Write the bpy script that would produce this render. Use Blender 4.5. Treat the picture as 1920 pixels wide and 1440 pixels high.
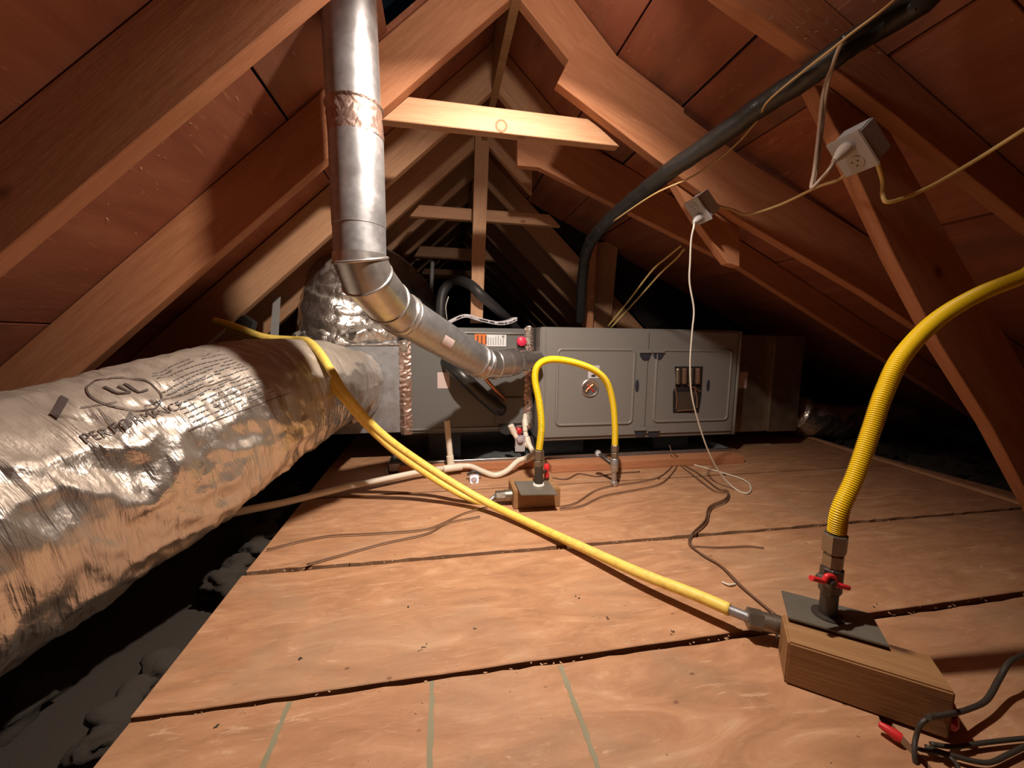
import bpy, bmesh, math, random
from mathutils import Vector, Matrix, noise
from math import sin, cos, pi, radians, sqrt, atan2
random.seed(7)
S = bpy.context.scene
COL = S.collection
for o in list(bpy.data.objects): bpy.data.objects.remove(o)

# ------------------------------------------------------------------ camera, world, lights, exposure
FPX, H = 723.0, 0.62
yaw, pitch, roll = radians(10.6), radians(6.5), radians(0.7)
fwd = Vector((sin(yaw)*cos(pitch), cos(yaw)*cos(pitch), -sin(pitch)))
rt0 = Vector((cos(yaw), -sin(yaw), 0)); up0 = rt0.cross(fwd)
rt = rt0*cos(roll)+up0*sin(roll); up = -rt0*sin(roll)+up0*cos(roll)
cam = bpy.data.cameras.new('camera'); cam.sensor_width = 36; cam.lens = FPX/1920*36
cam.clip_start = 0.02; cam.clip_end = 100
camo = bpy.data.objects.new('camera', cam); COL.objects.link(camo)
M = Matrix((rt, up, -fwd)).transposed().to_4x4(); M.translation = (0, 0, H); camo.matrix_world = M
S.camera = camo
w = bpy.data.worlds.new('world'); S.world = w; w.use_nodes = True
w.node_tree.nodes['Background'].inputs[0].default_value = (.25, .4, .7, 1)
w.node_tree.nodes['Background'].inputs[1].default_value = .0015
def area(name, loc, target, size, power, col, spread=180):
    l = bpy.data.lights.new(name, 'AREA'); l.shape = 'DISK'; l.size = size; l.energy = power; l.color = col
    l.spread = radians(spread)
    o = bpy.data.objects.new(name, l); COL.objects.link(o); o.location = loc
    o.rotation_euler = (Vector(target)-Vector(loc)).to_track_quat('-Z', 'Y').to_euler(); return o
def point(name, loc, r, power, col):
    l = bpy.data.lights.new(name, 'POINT'); l.shadow_soft_size = r; l.energy = power; l.color = col
    o = bpy.data.objects.new(name, l); COL.objects.link(o); o.location = loc; return o
point('bulb_light', (.23, .725, 1.48), .025, 6.2, (1, .84, .72))
area('bulb_downlight', (.23, .725, 1.47), (.13, 1.42, 0), .05, 15.5, (1, .85, .72), 124)
S.view_settings.view_transform = 'Standard'; S.view_settings.look = 'None'
S.view_settings.exposure = 0.24; S.view_settings.gamma = 1; S.view_settings.use_curve_mapping = False

def ray(x, y): return fwd + rt*((x-960)/FPX) - up*((y-720)/FPX)
def P(x, y, Y):                      # the point seen at pixel x,y that stands at depth Y
    d = ray(x, y); return Vector((0, 0, H)) + d*(Y/d.y)
def F(x, y, z=0.):                   # the point seen at pixel x,y that stands at height z
    d = ray(x, y); return Vector((0, 0, H)) + d*((z-H)/d.z)

# ------------------------------------------------------------------ materials
MATS = {}
class NT:
    def __init__(s, name):
        s.m = bpy.data.materials.new(name); s.m.use_nodes = True; s.t = s.m.node_tree
        s.b = s.t.nodes['Principled BSDF']; MATS[name] = s.m
    def n(s, typ, **kw):
        n = s.t.nodes.new(typ)
        for k, v in kw.items():
            if k in n.inputs: n.inputs[k].default_value = v
            else: setattr(n, k, v)
        return n
    def l(s, a, b): s.t.links.new(a, b)
    def coords(s, scale, loc_rand=True, src='Object'):
        tc = s.n('ShaderNodeTexCoord'); mp = s.n('ShaderNodeMapping'); mp.inputs['Scale'].default_value = scale
        if loc_rand:
            oi = s.n('ShaderNodeObjectInfo'); mu = s.n('ShaderNodeMath', operation='MULTIPLY'); s.l(oi.outputs['Random'], mu.inputs[0]); mu.inputs[1].default_value = 23.7
            cx = s.n('ShaderNodeCombineXYZ')
            for i in range(3): s.l(mu.outputs[0], cx.inputs[i])
            va = s.n('ShaderNodeVectorMath', operation='ADD'); s.l(tc.outputs[src], va.inputs[0]); s.l(cx.outputs[0], va.inputs[1]); s.l(va.outputs[0], mp.inputs['Vector'])
        else: s.l(tc.outputs[src], mp.inputs['Vector'])
        return mp.outputs[0]
    def noise(s, vec, sc, det=4, rough=.6, dist=0):
        n = s.n('ShaderNodeTexNoise'); n.inputs['Scale'].default_value = sc; n.inputs['Detail'].default_value = det
        n.inputs['Roughness'].default_value = rough; n.inputs['Distortion'].default_value = dist; s.l(vec, n.inputs['Vector']); return n.outputs['Fac']
    def ramp(s, fac, stops):
        r = s.n('ShaderNodeValToRGB'); e = r.color_ramp.elements
        while len(e) < len(stops): e.new(.5)
        for i, (p, c) in enumerate(stops): e[i].position = p; e[i].color = (c[0], c[1], c[2], 1) if not isinstance(c, (int, float)) else (c, c, c, 1)
        s.l(fac, r.inputs[0]); return r.outputs[0]
    def mix(s, fac, a, b, mode='MIX'):
        m = s.n('ShaderNodeMix', data_type='RGBA', blend_type=mode)
        for sock, v in ((m.inputs[0], fac), (m.inputs[6], a), (m.inputs[7], b)):
            if hasattr(v, 'links'): s.l(v, sock)
            elif isinstance(v, (int, float)): sock.default_value = v
            else: sock.default_value = (*v, 1)
        return m.outputs[2]
    def bump(s, h, st, dist=.01, prev=None):
        b = s.n('ShaderNodeBump'); b.inputs['Strength'].default_value = st; b.inputs['Distance'].default_value = dist; s.l(h, b.inputs['Height'])
        if prev is not None: s.l(prev, b.inputs['Normal'])
        return b.outputs[0]
    def set(s, **kw):
        for k, v in kw.items():
            k = k.replace('_', ' ')
            if hasattr(v, 'links'): s.l(v, s.b.inputs[k])
            else: s.b.inputs[k].default_value = (*v, 1) if isinstance(v, tuple) else v
def flat(name, col, rough=.5, metal=0., bump=0., spec=.5, bs=60, var=.12):
    t = NT(name); v = t.coords((1, 1, 1)); n = t.noise(v, bs, 4)
    c = t.mix(t.noise(v, 9, 3), tuple(x*(1-var) for x in col), tuple(min(1, x*(1+var)) for x in col))
    t.set(Base_Color=c, Roughness=rough, Metallic=metal, Specular_IOR_Level=spec)
    if bump: t.set(Normal=t.bump(n, bump, .003))
    return t.m
def wood(name, c1, c2, knot=(.20, .07, .03), rough=.62, dust=None, gscale=1.):
    t = NT(name); v = t.coords((1.6*gscale, 22*gscale, 22*gscale)); v2 = t.coords((1, 1, 1))
    g = t.noise(v, 1.6, 6, .62, 1.2); f = t.noise(v, 9, 4, .7)
    c = t.ramp(g, [(.25, c1), (.5, tuple((a+b)/2 for a, b in zip(c1, c2))), (.75, c2)])
    c = t.mix(t.ramp(f, [(.35, .0), (.8, .45)]), c, tuple(x*.62 for x in c1))
    vo = t.n('ShaderNodeTexVoronoi'); vo.inputs['Scale'].default_value = 3.2; vo.inputs['Randomness'].default_value = 1
    vk = t.coords((1, 1.7, 1.7)); t.l(vk, vo.inputs['Vector'])
    k = t.ramp(vo.outputs['Distance'], [(.03, 1.), (.055, .55), (.085, .0)])
    c = t.mix(k, c, knot)
    if dust is not None: c = t.mix(t.ramp(t.noise(v2, 5, 5, .7), [(.45, 0.), (.7, .55)]), c, dust)
    t.set(Base_Color=c, Roughness=rough, Specular_IOR_Level=.35)
    t.set(Normal=t.bump(f, .25, .004)); return t.m
W_RAFT = wood('rafter_lumber', (.44, .175, .08), (.60, .285, .145))
W_PALE = wood('pale_lumber', (.48, .25, .13), (.62, .37, .215))
W_OLD = wood('block_lumber', (.27, .135, .055), (.40, .23, .105), knot=(.09, .04, .02))
# roof sheathing: red-brown plywood with torn splinters and stains
t = NT('roof_sheathing'); v = t.coords((3.5, .8, 3.5)); v1 = t.coords((1, 1, 1))
g = t.noise(v, 3, 5, .55, .5); s1 = t.noise(v1, 2.2, 5, .6); sp = t.noise(v, 8, 6, .75, 2.5)
c = t.ramp(g, [(.3, (.25, .08, .045)), (.55, (.33, .12, .066)), (.75, (.40, .165, .09))])
c = t.mix(t.ramp(s1, [(.55, 0.), (.75, .75)]), c, (.13, .085, .055))
c = t.mix(t.ramp(sp, [(.62, 0.), (.68, .6), (.72, 0.)]), c, (.72, .38, .20))
t.set(Base_Color=c, Roughness=.6, Specular_IOR_Level=.35, Normal=t.bump(sp, .2, .004)); W_DECK = t.m
# floor plywood: swirly orange grain, paler scuffs, dark specks, dust
t = NT('floor_plywood'); v = t.coords((1.3, 4.2, 1)); v1 = t.coords((1, 1, 1))
g = t.noise(v, 3.0, 8, .62, 1.9); g2 = t.noise(v, 11, 6, .7, 1.5); b2 = t.noise(v1, 2.6, 6, .66, .6)
c = t.ramp(g, [(.28, (.33, .17, .088)), (.48, (.43, .225, .118)), (.62, (.50, .275, .15)), (.78, (.62, .40, .25))])
c = t.mix(t.ramp(g2, [(.55, 0.), (.8, .6)]), c, (.62, .41, .26))
c = t.mix(t.ramp(g2, [(.2, .65), (.40, 0.)]), c, (.36, .15, .07))
c = t.mix(t.ramp(b2, [(.5, 0.), (.72, .55)]), c, (.33, .24, .16))
sc_ = t.noise(t.coords((2.5, 16, 1)), 2.4, 6, .75, 1.2)
c = t.mix(t.ramp(sc_, [(.60, 0.), (.66, .6), (.74, .2)]), c, (.66, .44, .29))
c = t.mix(t.ramp(t.noise(v1, 24, 5, .8, .8), [(.26, .55), (.36, 0.)]), c, (.24, .11, .055))
vo = t.n('ShaderNodeTexVoronoi'); vo.inputs['Scale'].default_value = 9; vd = t.coords((1, 1.6, 1)); t.l(vd, vo.inputs['Vector'])
c = t.mix(t.ramp(vo.outputs['Distance'], [(.03, .75), (.06, .0)]), c, (.16, .07, .035))
t.set(Base_Color=c, Roughness=.55, Specular_IOR_Level=.4, Normal=t.bump(g2, .3, .004)); W_FLOOR = t.m
def foil(name, base, rough, sc, st, aniso=None, stain=None, dust=None):
    t = NT(name); v = t.coords((1, 1, 1), src='UV', loc_rand=False) if aniso else t.coords((1, 1, 1))
    if aniso: v = t.coords(aniso, src='UV', loc_rand=False)
    n1 = t.n('ShaderNodeTexVoronoi', feature='DISTANCE_TO_EDGE'); n1.inputs['Scale'].default_value = sc
    dn = t.n('ShaderNodeTexNoise'); dn.inputs['Scale'].default_value = sc*.7; t.l(v, dn.inputs['Vector'])
    ad = t.n('ShaderNodeVectorMath', operation='MULTIPLY_ADD'); t.l(dn.outputs['Color'], ad.inputs[0]); ad.inputs[1].default_value = (.5/sc*2, .5/sc*2, .5/sc*2); t.l(v, ad.inputs[2]); t.l(ad.outputs[0], n1.inputs['Vector'])
    n2 = t.noise(v, sc*.45, 5, .6, 1.)
    b = t.bump(n1.outputs['Distance'], st, .02); b = t.bump(n2, st*.8, .03, b)
    if aniso:                                            # fine creases that run round the duct
        b = t.bump(t.noise(t.coords((26, 3.2, 1), src='UV', loc_rand=False), 1.6, 4, .6, .6), .55, .012, b)
    c = t.mix(t.noise(v, sc*.3, 4), tuple(x*.85 for x in base), base)
    if stain is not None: c = t.mix(t.ramp(t.noise(v, sc*.25, 6, .7), [(.5, 0.), (.7, .7)]), c, stain)
    rg = t.ramp(t.noise(v, sc*.5, 3), [(.3, rough*.7), (.7, rough*1.35)]); me_ = .92
    if dust is not None:                                # settled dust on the faces that look up
        ge = t.n('ShaderNodeNewGeometry'); sx = t.n('ShaderNodeSeparateXYZ'); t.l(ge.outputs['Normal'], sx.inputs[0])
        n3 = t.n('ShaderNodeMath', operation='MULTIPLY_ADD'); t.l(t.noise(v, sc*.35, 5), n3.inputs[0]); n3.inputs[1].default_value = .9; t.l(sx.outputs[2], n3.inputs[2])
        f_ = t.ramp(n3.outputs[0], [(.85, 0.), (1.5, .7)]); c = t.mix(f_, c, dust)
        m_ = t.n('ShaderNodeMath', operation='MULTIPLY_ADD'); t.l(f_, m_.inputs[0]); m_.inputs[1].default_value = -.8; m_.inputs[2].default_value = .92; me_ = m_.outputs[0]
        rg = t.mix(f_, rg, (.55, .55, .55))
    t.set(Base_Color=c, Metallic=me_, Roughness=rg, Normal=b); return t.m
M_FOIL = foil('duct_jacket_foil', (.80, .76, .70), .34, 14, .4, aniso=(1.0, .8, 1), dust=(.36, .29, .225))
M_FOIL2 = foil('crumpled_foil', (.80, .76, .71), .30, 15, .45, dust=(.30, .25, .20))
M_TAPE = foil('foil_tape', (.62, .47, .41), .38, 30, .25, stain=(.36, .20, .15))
def steel(name, base, rough, spangle=60., metal=1.):
    t = NT(name); v = t.coords((1, 1, 1))
    vo = t.n('ShaderNodeTexVoronoi'); vo.inputs['Scale'].default_value = spangle; t.l(v, vo.inputs['Vector'])
    bw = t.n('ShaderNodeRGBToBW'); t.l(vo.outputs['Color'], bw.inputs[0])
    c = t.mix(t.ramp(bw.outputs[0], [(.2, 0.), (.8, 1.)]), tuple(x*.86 for x in base), base)
    c = t.mix(t.ramp(t.noise(v, 5, 5), [(.5, 0.), (.75, .4)]), c, tuple(x*.6 for x in base))
    r = t.ramp(t.noise(v, 14, 4), [(.3, rough*.8), (.7, rough*1.25)])
    t.set(Base_Color=c, Metallic=metal, Roughness=r, Normal=t.bump(t.noise(v, 8, 3), .06, .01)); return t.m
M_GALV = steel('galvanised_steel', (.55, .56, .58), .40, 90, .85)
M_GALVN = steel('bright_galvanised_steel', (.68, .66, .64), .30, 50, .9)
M_PLEN = steel('plenum_sheet_steel', (.50, .52, .56), .48, 40, .8)
M_DULL = steel('dull_brown_steel', (.36, .29, .22), .42, 30, .8)
M_PIPE = flat('pipe_fitting_metal', (.30, .26, .21), .38, .85, .3)
M_IRON = flat('black_iron', (.10, .085, .075), .45, .7, .5)
M_PLATE = flat('oiled_steel_plate', (.17, .155, .125), .45, .35, .4, var=.4)
M_GREY = flat('furnace_grey_paint', (.26, .25, .235), .42, .15, .05, var=.05)
M_GREYD = flat('coil_cabinet_grey_paint', (.17, .17, .165), .38, .2, .08, var=.06)
M_LATCH = flat('latch_steel', (.05, .055, .08), .4, .3)
t = NT('corrugated_hose_yellow'); v = t.coords((1, 1, 1))
t.set(Base_Color=t.mix(t.noise(v, 14, 4), (.86, .60, .006), (.92, .68, .02)), Roughness=.38, Specular_IOR_Level=.5); M_YEL = t.m
t = NT('smooth_hose_yellow'); v = t.coords((1, 1, 1))
c = t.mix(t.ramp(t.noise(v, 55, 5, .7), [(.5, 0.), (.68, .7)]), (.88, .66, .12), (.62, .38, .06))
c = t.mix(t.ramp(t.noise(v, 7, 4), [(.4, 0.), (.7, .35)]), c, (.80, .60, .22))
t.set(Base_Color=c, Roughness=.5, Normal=t.bump(t.noise(v, 80, 3), .2, .002)); M_YEL2 = t.m
M_TAN = flat('tan_cable_sheath', (.50, .34, .14), .5)
M_ROMEX = flat('yellow_cable_sheath', (.80, .60, .22), .4)
M_BROWN = flat('brown_thermostat_wire', (.14, .075, .045), .5)
M_DKCORD = flat('dark_cord', (.045, .038, .03), .5)
M_WHITE = flat('white_plastic', (.44, .43, .43), .4, var=.05)
M_BOXP = flat('grey_box_plastic', (.50, .53, .56), .45, var=.06)
M_CORDW = flat('white_cord', (.72, .70, .62), .4)
M_CORDT = flat('dusty_tan_cord', (.40, .31, .24), .5)
M_PVC = flat('aged_pvc', (.78, .70, .58), .35, var=.06)
M_CLEAR = flat('milky_plastic', (.44, .37, .40), .15, 0, .3)
M_RED = flat('red_handle', (.65, .03, .035), .35)
M_PINK = flat('pink_cap', (.80, .04, .10), .4)
M_BLK = flat('black_pipe_insulation', (.020, .019, .018), .36, 0, .3, spec=.55)
M_RUB = flat('dark_rubber', (.03, .028, .028), .5, 0, .3)
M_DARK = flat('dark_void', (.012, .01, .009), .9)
M_COPPER = flat('copper_tube', (.62, .26, .12), .3, .9)
M_PAPER = flat('paper', (.62, .60, .64), .6)
M_ORANGE = flat('orange_label', (.85, .20, .03), .5, var=.02)
M_LABEL = flat('white_label', (.74, .76, .78), .5, var=.04)
M_INK = flat('label_ink', (.04, .03, .03), .6)
M_INKG = flat('grey_ink', (.22, .22, .22), .6)
M_PINKPAPER = flat('pale_sticker', (.62, .50, .48), .5)
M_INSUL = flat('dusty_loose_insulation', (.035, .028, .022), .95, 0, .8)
M_GREEN = flat('green_chalk_paint', (.25, .235, .15), .7, var=.3)
M_STRAP = flat('grey_strap', (.33, .33, .32), .6)
M_SPLINT = flat('pale_splinters', (.62, .42, .27), .6)
M_CHIP = flat('wood_chip', (.48, .31, .19), .7)
M_DUSTD = flat('dark_joint_dirt', (.10, .065, .045), .9)
M_FLANGE = flat('white_sealant', (.75, .72, .66), .5)

# ------------------------------------------------------------------ builders
def tag(o, label=None, cat=None, group=None, kind=None):
    if label: o['label'] = label
    if cat: o['category'] = cat
    if group: o['group'] = group
    if kind: o['kind'] = kind
    return o
def empty(name, loc, label=None, cat=None, group=None, kind=None):
    o = bpy.data.objects.new(name, None); COL.objects.link(o); o.location = loc; o.empty_display_size = .05
    return tag(o, label, cat, group, kind)
def link(name, me, mat, parent=None, smooth=False, mw=None):
    o = bpy.data.objects.new(name, me); COL.objects.link(o)
    if mat: me.materials.append(mat)
    if smooth:
        for p in me.polygons: p.use_smooth = True
    if mw is not None: o.matrix_world = mw
    if parent is not None:
        o.parent = parent; o.matrix_parent_inverse = parent_inv(parent)
    return o
def parent_inv(p):
    def world(o): return (world(o.parent) @ o.matrix_parent_inverse if o.parent else Matrix()) @ o.matrix_basis
    return world(p).inverted()
def frommesh(name, verts, faces, mat, parent=None, smooth=False, uv=None, mw=None):
    me = bpy.data.meshes.new(name); me.from_pydata([tuple(v) for v in verts], [], faces); me.update()
    if uv:
        l = me.uv_layers.new(name='UVMap')
        for pg in me.polygons:
            us = [uv[me.loops[i].vertex_index] for i in pg.loop_indices]; mx = max(u[1] for u in us)
            for i, u in zip(pg.loop_indices, us): l.data[i].uv = (u[0], u[1]+(1 if len(us) == 4 and mx-u[1] > .5 else 0))
    return link(name, me, mat, parent, smooth, mw)
def frombm(name, bm, mat, parent=None, smooth=False, mw=None, autosmooth=False):
    bmesh.ops.recalc_face_normals(bm, faces=bm.faces)
    me = bpy.data.meshes.new(name); bm.to_mesh(me); bm.free()
    o = link(name, me, mat, parent, smooth, mw)
    return o
def bm_box(bm, x0, x1, y0, y1, z0, z1, bev=0.):
    vs = [bm.verts.new(p) for p in ((x0,y0,z0),(x1,y0,z0),(x1,y1,z0),(x0,y1,z0),(x0,y0,z1),(x1,y0,z1),(x1,y1,z1),(x0,y1,z1))]
    fs = [bm.faces.new([vs[i] for i in f]) for f in ((0,3,2,1),(4,5,6,7),(0,1,5,4),(1,2,6,5),(2,3,7,6),(3,0,4,7))]
    if bev:
        es = {e for f in fs for e in f.edges}
        bmesh.ops.bevel(bm, geom=list(es), offset=bev, segments=2, affect='EDGES')
def box(name, x0, x1, y0, y1, z0, z1, mat, parent=None, bev=.002, mw=None):
    bm = bmesh.new(); bm_box(bm, x0, x1, y0, y1, z0, z1, bev); return frombm(name, bm, mat, parent, mw=mw)
def spline(pts, n=10):
    P_ = [Vector(p) for p in pts]
    if len(P_) == 2: return [P_[0].lerp(P_[1], i/n) for i in range(n+1)]
    Q = [2*P_[0]-P_[1]]+P_+[2*P_[-1]-P_[-2]]; out = []
    for i in range(1, len(Q)-2):
        a, b, c, d = Q[i-1:i+3]
        for k in range(n):
            t = k/n; out.append(.5*((2*b)+(c-a)*t+(2*a-5*b+4*c-d)*t*t+(3*b-a-3*c+d)*t**3))
    out.append(Q[-2]); return out
def resample(pts, step):
    L = [0]
    for a, b in zip(pts, pts[1:]): L.append(L[-1]+(b-a).length)
    n = max(2, int(L[-1]/step)); out = []; j = 0
    for i in range(n+1):
        s = L[-1]*i/n
        while j < len(L)-2 and L[j+1] < s: j += 1
        t = (s-L[j])/max(1e-9, L[j+1]-L[j]); out.append(pts[j].lerp(pts[j+1], t))
    return out
def frames(pts):
    T = []
    for i in range(len(pts)):
        T.append((pts[min(i+1, len(pts)-1)]-pts[max(i-1, 0)]).normalized())
    ref = Vector((0, 0, 1)) if abs(T[0].z) < .9 else Vector((0, -1, 0))
    A = T[0].cross(ref).normalized(); fr = []
    for t_ in T:
        A = (A - t_*A.dot(t_)).normalized(); fr.append((t_, A, A.cross(t_)))
    return fr
def tubemesh(pts, rad, seg=12, caps=True, disp=None, uv=False):
    fr = frames(pts); V = []; Fc = []; U = []; L = 0
    for i, p in enumerate(pts):
        if i: L += (p-pts[i-1]).length
        r = rad[i] if isinstance(rad, (list, tuple)) else (rad(L) if callable(rad) else rad)
        _, A, B = fr[i]
        for k in range(seg):
            a = 2*pi*k/seg; n_ = A*cos(a)+B*sin(a); rr = r + (disp(L, a, p+n_*r, i/(len(pts)-1)) if disp else 0)
            V.append(p+n_*rr); U.append((L, ((k+seg//2) % seg)/seg))
    for i in range(len(pts)-1):
        for k in range(seg):
            k2 = (k+1) % seg; Fc.append((i*seg+k, i*seg+k2, (i+1)*seg+k2, (i+1)*seg+k))
    if caps: Fc.append(tuple(range(seg-1, -1, -1))); Fc.append(tuple((len(pts)-1)*seg+k for k in range(seg)))
    return V, Fc, (U if uv else None)
def tube(name, pts, r, mat, parent=None, seg=12, n=8, disp=None, uv=False, step=None, straight=False, caps=True, smooth=True):
    q = [Vector(p) for p in pts] if straight else spline(pts, n)
    if step: q = resample(q, step)
    V, Fc, U = tubemesh(q, r, seg, caps, disp, uv)
    o = frommesh(name, V, Fc, mat, parent, smooth, U)
    if smooth and caps:
        for p in list(o.data.polygons)[-2:]: p.use_smooth = False
    return o
def lathe(name, base, axis, prof, mat, parent=None, seg=24, smooth=True, hexa=False):
    """prof: list of (distance along the axis, radius)"""
    ax = Vector(axis).normalized(); base = Vector(base)
    A = ax.cross(Vector((0, 0, 1)) if abs(ax.z) < .9 else Vector((1, 0, 0))).normalized(); B = A.cross(ax)
    V = []; Fc = []
    for d, r in prof:
        for k in range(seg): a = 2*pi*k/seg; V.append(base+ax*d+(A*cos(a)+B*sin(a))*max(r, 1e-4))
    for i in range(len(prof)-1):
        for k in range(seg): k2 = (k+1) % seg; Fc.append((i*seg+k, i*seg+k2, (i+1)*seg+k2, (i+1)*seg+k))
    Fc.append(tuple(range(seg-1, -1, -1))); Fc.append(tuple((len(prof)-1)*seg+k for k in range(seg)))
    o = frommesh(name, V, Fc, mat, parent, False)
    if smooth:
        for i, p in enumerate(o.data.polygons): p.use_smooth = i < (len(prof)-1)*seg
        o.data.set_sharp_from_angle(angle=radians(40))
    return o
def lumber(name, xz, Y, th, mat, label, parent=None, cat='rafter', along=None, group=None, skew=0.):
    """board cut to the outline xz (world X,Z) whose front face stands at depth Y"""
    pts = [Vector((x, 0, z)) for x, z in xz]
    c = sum(pts, Vector())/len(pts)
    if along is None:
        e = max(((pts[i]-pts[i-1]) for i in range(len(pts))), key=lambda q: q.length)
    else: e = Vector((along[0], 0, along[1]))
    e.normalize(); zz = Vector((-e.z, 0, e.x)); yy = zz.cross(e)
    R = Matrix((e, yy, zz)).transposed().to_4x4(); R.translation = Vector((c.x, Y, c.z))
    Ri = R.inverted(); bm = bmesh.new()
    s = 1 if yy.y > 0 else -1
    vs = [bm.verts.new(Ri @ Vector((p.x, Y, p.z))) for p in pts]; f = bm.faces.new(vs)
    r = bmesh.ops.extrude_face_region(bm, geom=[f]); mv = [g for g in r['geom'] if isinstance(g, bmesh.types.BMVert)]
    bmesh.ops.translate(bm, verts=mv, vec=(0, th*s, 0))
    bmesh.ops.recalc_face_normals(bm, faces=bm.faces)
    bmesh.ops.bevel(bm, geom=bm.edges[:], offset=.0018, segments=1, affect='EDGES')
    o = frombm(name, bm, mat, parent, mw=R)
    if not parent: tag(o, label, cat, group)
    return o
def pix(pts, Y): return [(P(x, y, Y).x, P(x, y, Y).z) for x, y in pts]
def prism(name, quad, vec, mat, parent=None, bev=0):
    """solid between a polygon and its copy moved by vec"""
    bm = bmesh.new(); vs = [bm.verts.new(q) for q in quad]; f = bm.faces.new(vs)
    r = bmesh.ops.extrude_face_region(bm, geom=[f]); bmesh.ops.translate(bm, verts=[g for g in r['geom'] if isinstance(g, bmesh.types.BMVert)], vec=vec)
    bmesh.ops.recalc_face_normals(bm, faces=bm.faces)
    if bev: bmesh.ops.bevel(bm, geom=bm.edges[:], offset=bev, segments=2, affect='EDGES')
    return frombm(name, bm, mat, parent)
def rects(name, items, mat, parent=None):
    """many thin plates in one mesh: items = (x0,x1,z0,z1,y) facing -Y"""
    bm = bmesh.new()
    for x0, x1, z0, z1, y in items: bm_box(bm, min(x0,x1), max(x0,x1), y-.0006, y, min(z0,z1), max(z0,z1))
    return frombm(name, bm, mat, parent)
def textmesh(body, size):
    cu = bpy.data.curves.new('lettering', 'FONT'); cu.body = body; cu.size = size; cu.resolution_u = 3
    o = bpy.data.objects.new('lettering', cu); me = bpy.data.meshes.new_from_object(o)
    bpy.data.objects.remove(o); return me

# ------------------------------------------------------------------ setting: roof planes, floor, far walls
LOWL = lambda X: H+.80+.94*X                   # underside of the left rafters
LOWR = lambda X: H+1.233-.94*X                 # underside of the right main rafters
LOWP = lambda X: H+.985-.47*X                  # underside of the low pitch rafters
XR, ZR = .2304, H+1.0166
Y0, Y1 = -1.6, 7.0
def slab(name, a, b, y0, y1, th, mat, parent):   # a,b: (x,z) of the lower surface, thickness upwards
    ux = Vector((b[0]-a[0], 0, b[1]-a[1])); nrm = Vector((-ux.z, 0, ux.x)).normalized()
    if nrm.z < 0: nrm = -nrm
    e = Vector((0, 1, 0)); e2 = ux.normalized(); R = Matrix((e2, e, e2.cross(e))).transposed().to_4x4()
    R.translation = Vector(((a[0]+b[0])/2, (y0+y1)/2, (a[1]+b[1])/2)); hl, hy = ux.length/2, (y1-y0)/2
    s = 1 if e2.cross(e).dot(nrm) > 0 else -1
    bm = bmesh.new(); bm_box(bm, -hl, hl, -hy, hy, min(0, s*th), max(0, s*th), .001)
    return frombm(name, bm, mat, parent, mw=R)
cl = empty('ceiling_left', (0, 2, 1.4), 'left roof underside of red-brown plywood sheathing', kind='structure')
tl = .186
xs = [-1.95, -1.02, -.41, .22]
ys = [Y0, -.2, 1.02, 2.24, 3.46, 4.7, Y1]
for y0_, y1_, xa_, xb_ in ((Y0, .86, -.41, .22), (.86, 1.236, -.41, -.135), (1.236, 2.5, -.41, .22), (2.5, 4.2, -.41, .22), (4.2, Y1, -.41, .22)):
    slab('roof_panel', (xa_+.0025, LOWL(xa_+.0025)+tl), (xb_-.0025, LOWL(xb_-.0025)+tl), y0_+.002, y1_-.002, .015, W_DECK, cl)
M_TARP = flat('blue_black_underlay', (.012, .022, .035), .35)
slab('vent_opening_cover', (-.16, LOWL(-.16)+tl+.10), (.21, LOWL(.21)+tl+.10), .82, 1.28, .01, M_TARP, cl)
for i in range(2):
    for j in range(6):
        off = .0 + .004*((i+j) % 2); g = .0025
        slab('roof_panel', (xs[i]+g, LOWL(xs[i]+g)+tl+off), (xs[i+1]-g, LOWL(xs[i+1]-g)+tl+off), ys[j]+g+.3*(i % 2), ys[j+1]-g+.3*(i % 2), .015, W_DECK, cl)
cr_ = empty('ceiling_right', (.9, 1.5, 1.5), 'right roof underside of red-brown sheathing', kind='structure')
XB = .555
for j in range(6): slab('roof_panel', (.235, LOWR(.235)+tl+.002), (XB, LOWR(XB)+tl+.002), ys[j], ys[j+1]-.004, .015, W_DECK, cr_)
xb = [XB, .80, 1.03, 1.62, 2.4, 3.7]
for i in range(5):
    for j in range(3):
        g = .003; off = .003*((i+j) % 2)
        y0 = [Y0, .62, 1.9][j]; y1 = [.62, 1.9, 2.53][j]
        slab('roof_panel', (xb[i]+g, LOWP(xb[i]+g)+.166+off), (xb[i+1]-g, LOWP(xb[i+1]-g)+.166+off), y0+g, y1-g, .015, W_DECK, cr_)
slab('roof_panel', (XB, LOWR(XB)+tl), (1.95, LOWR(1.95)+tl), 2.53, Y1, .015, W_DECK, cr_)
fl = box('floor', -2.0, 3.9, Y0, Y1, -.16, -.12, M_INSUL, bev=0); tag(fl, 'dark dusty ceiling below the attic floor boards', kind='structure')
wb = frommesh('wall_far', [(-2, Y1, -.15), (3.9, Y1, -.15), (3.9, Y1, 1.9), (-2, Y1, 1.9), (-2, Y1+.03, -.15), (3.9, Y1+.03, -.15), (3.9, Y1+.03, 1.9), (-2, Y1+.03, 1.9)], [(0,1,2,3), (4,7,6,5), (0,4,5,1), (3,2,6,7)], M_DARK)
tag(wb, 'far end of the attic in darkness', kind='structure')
wc = frommesh('wall_back', [(-2, Y0, -.15), (3.9, Y0, -.15), (3.9, Y0, 1.9), (-2, Y0, 1.9), (-2, Y0-.03, -.15), (3.9, Y0-.03, -.15), (3.9, Y0-.03, 1.9), (-2, Y0-.03, 1.9)], [(3,2,1,0), (5,6,7,4), (1,5,4,0), (7,6,2,3)], W_DECK)
tag(wc, 'end wall behind the camera', kind='structure')
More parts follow.
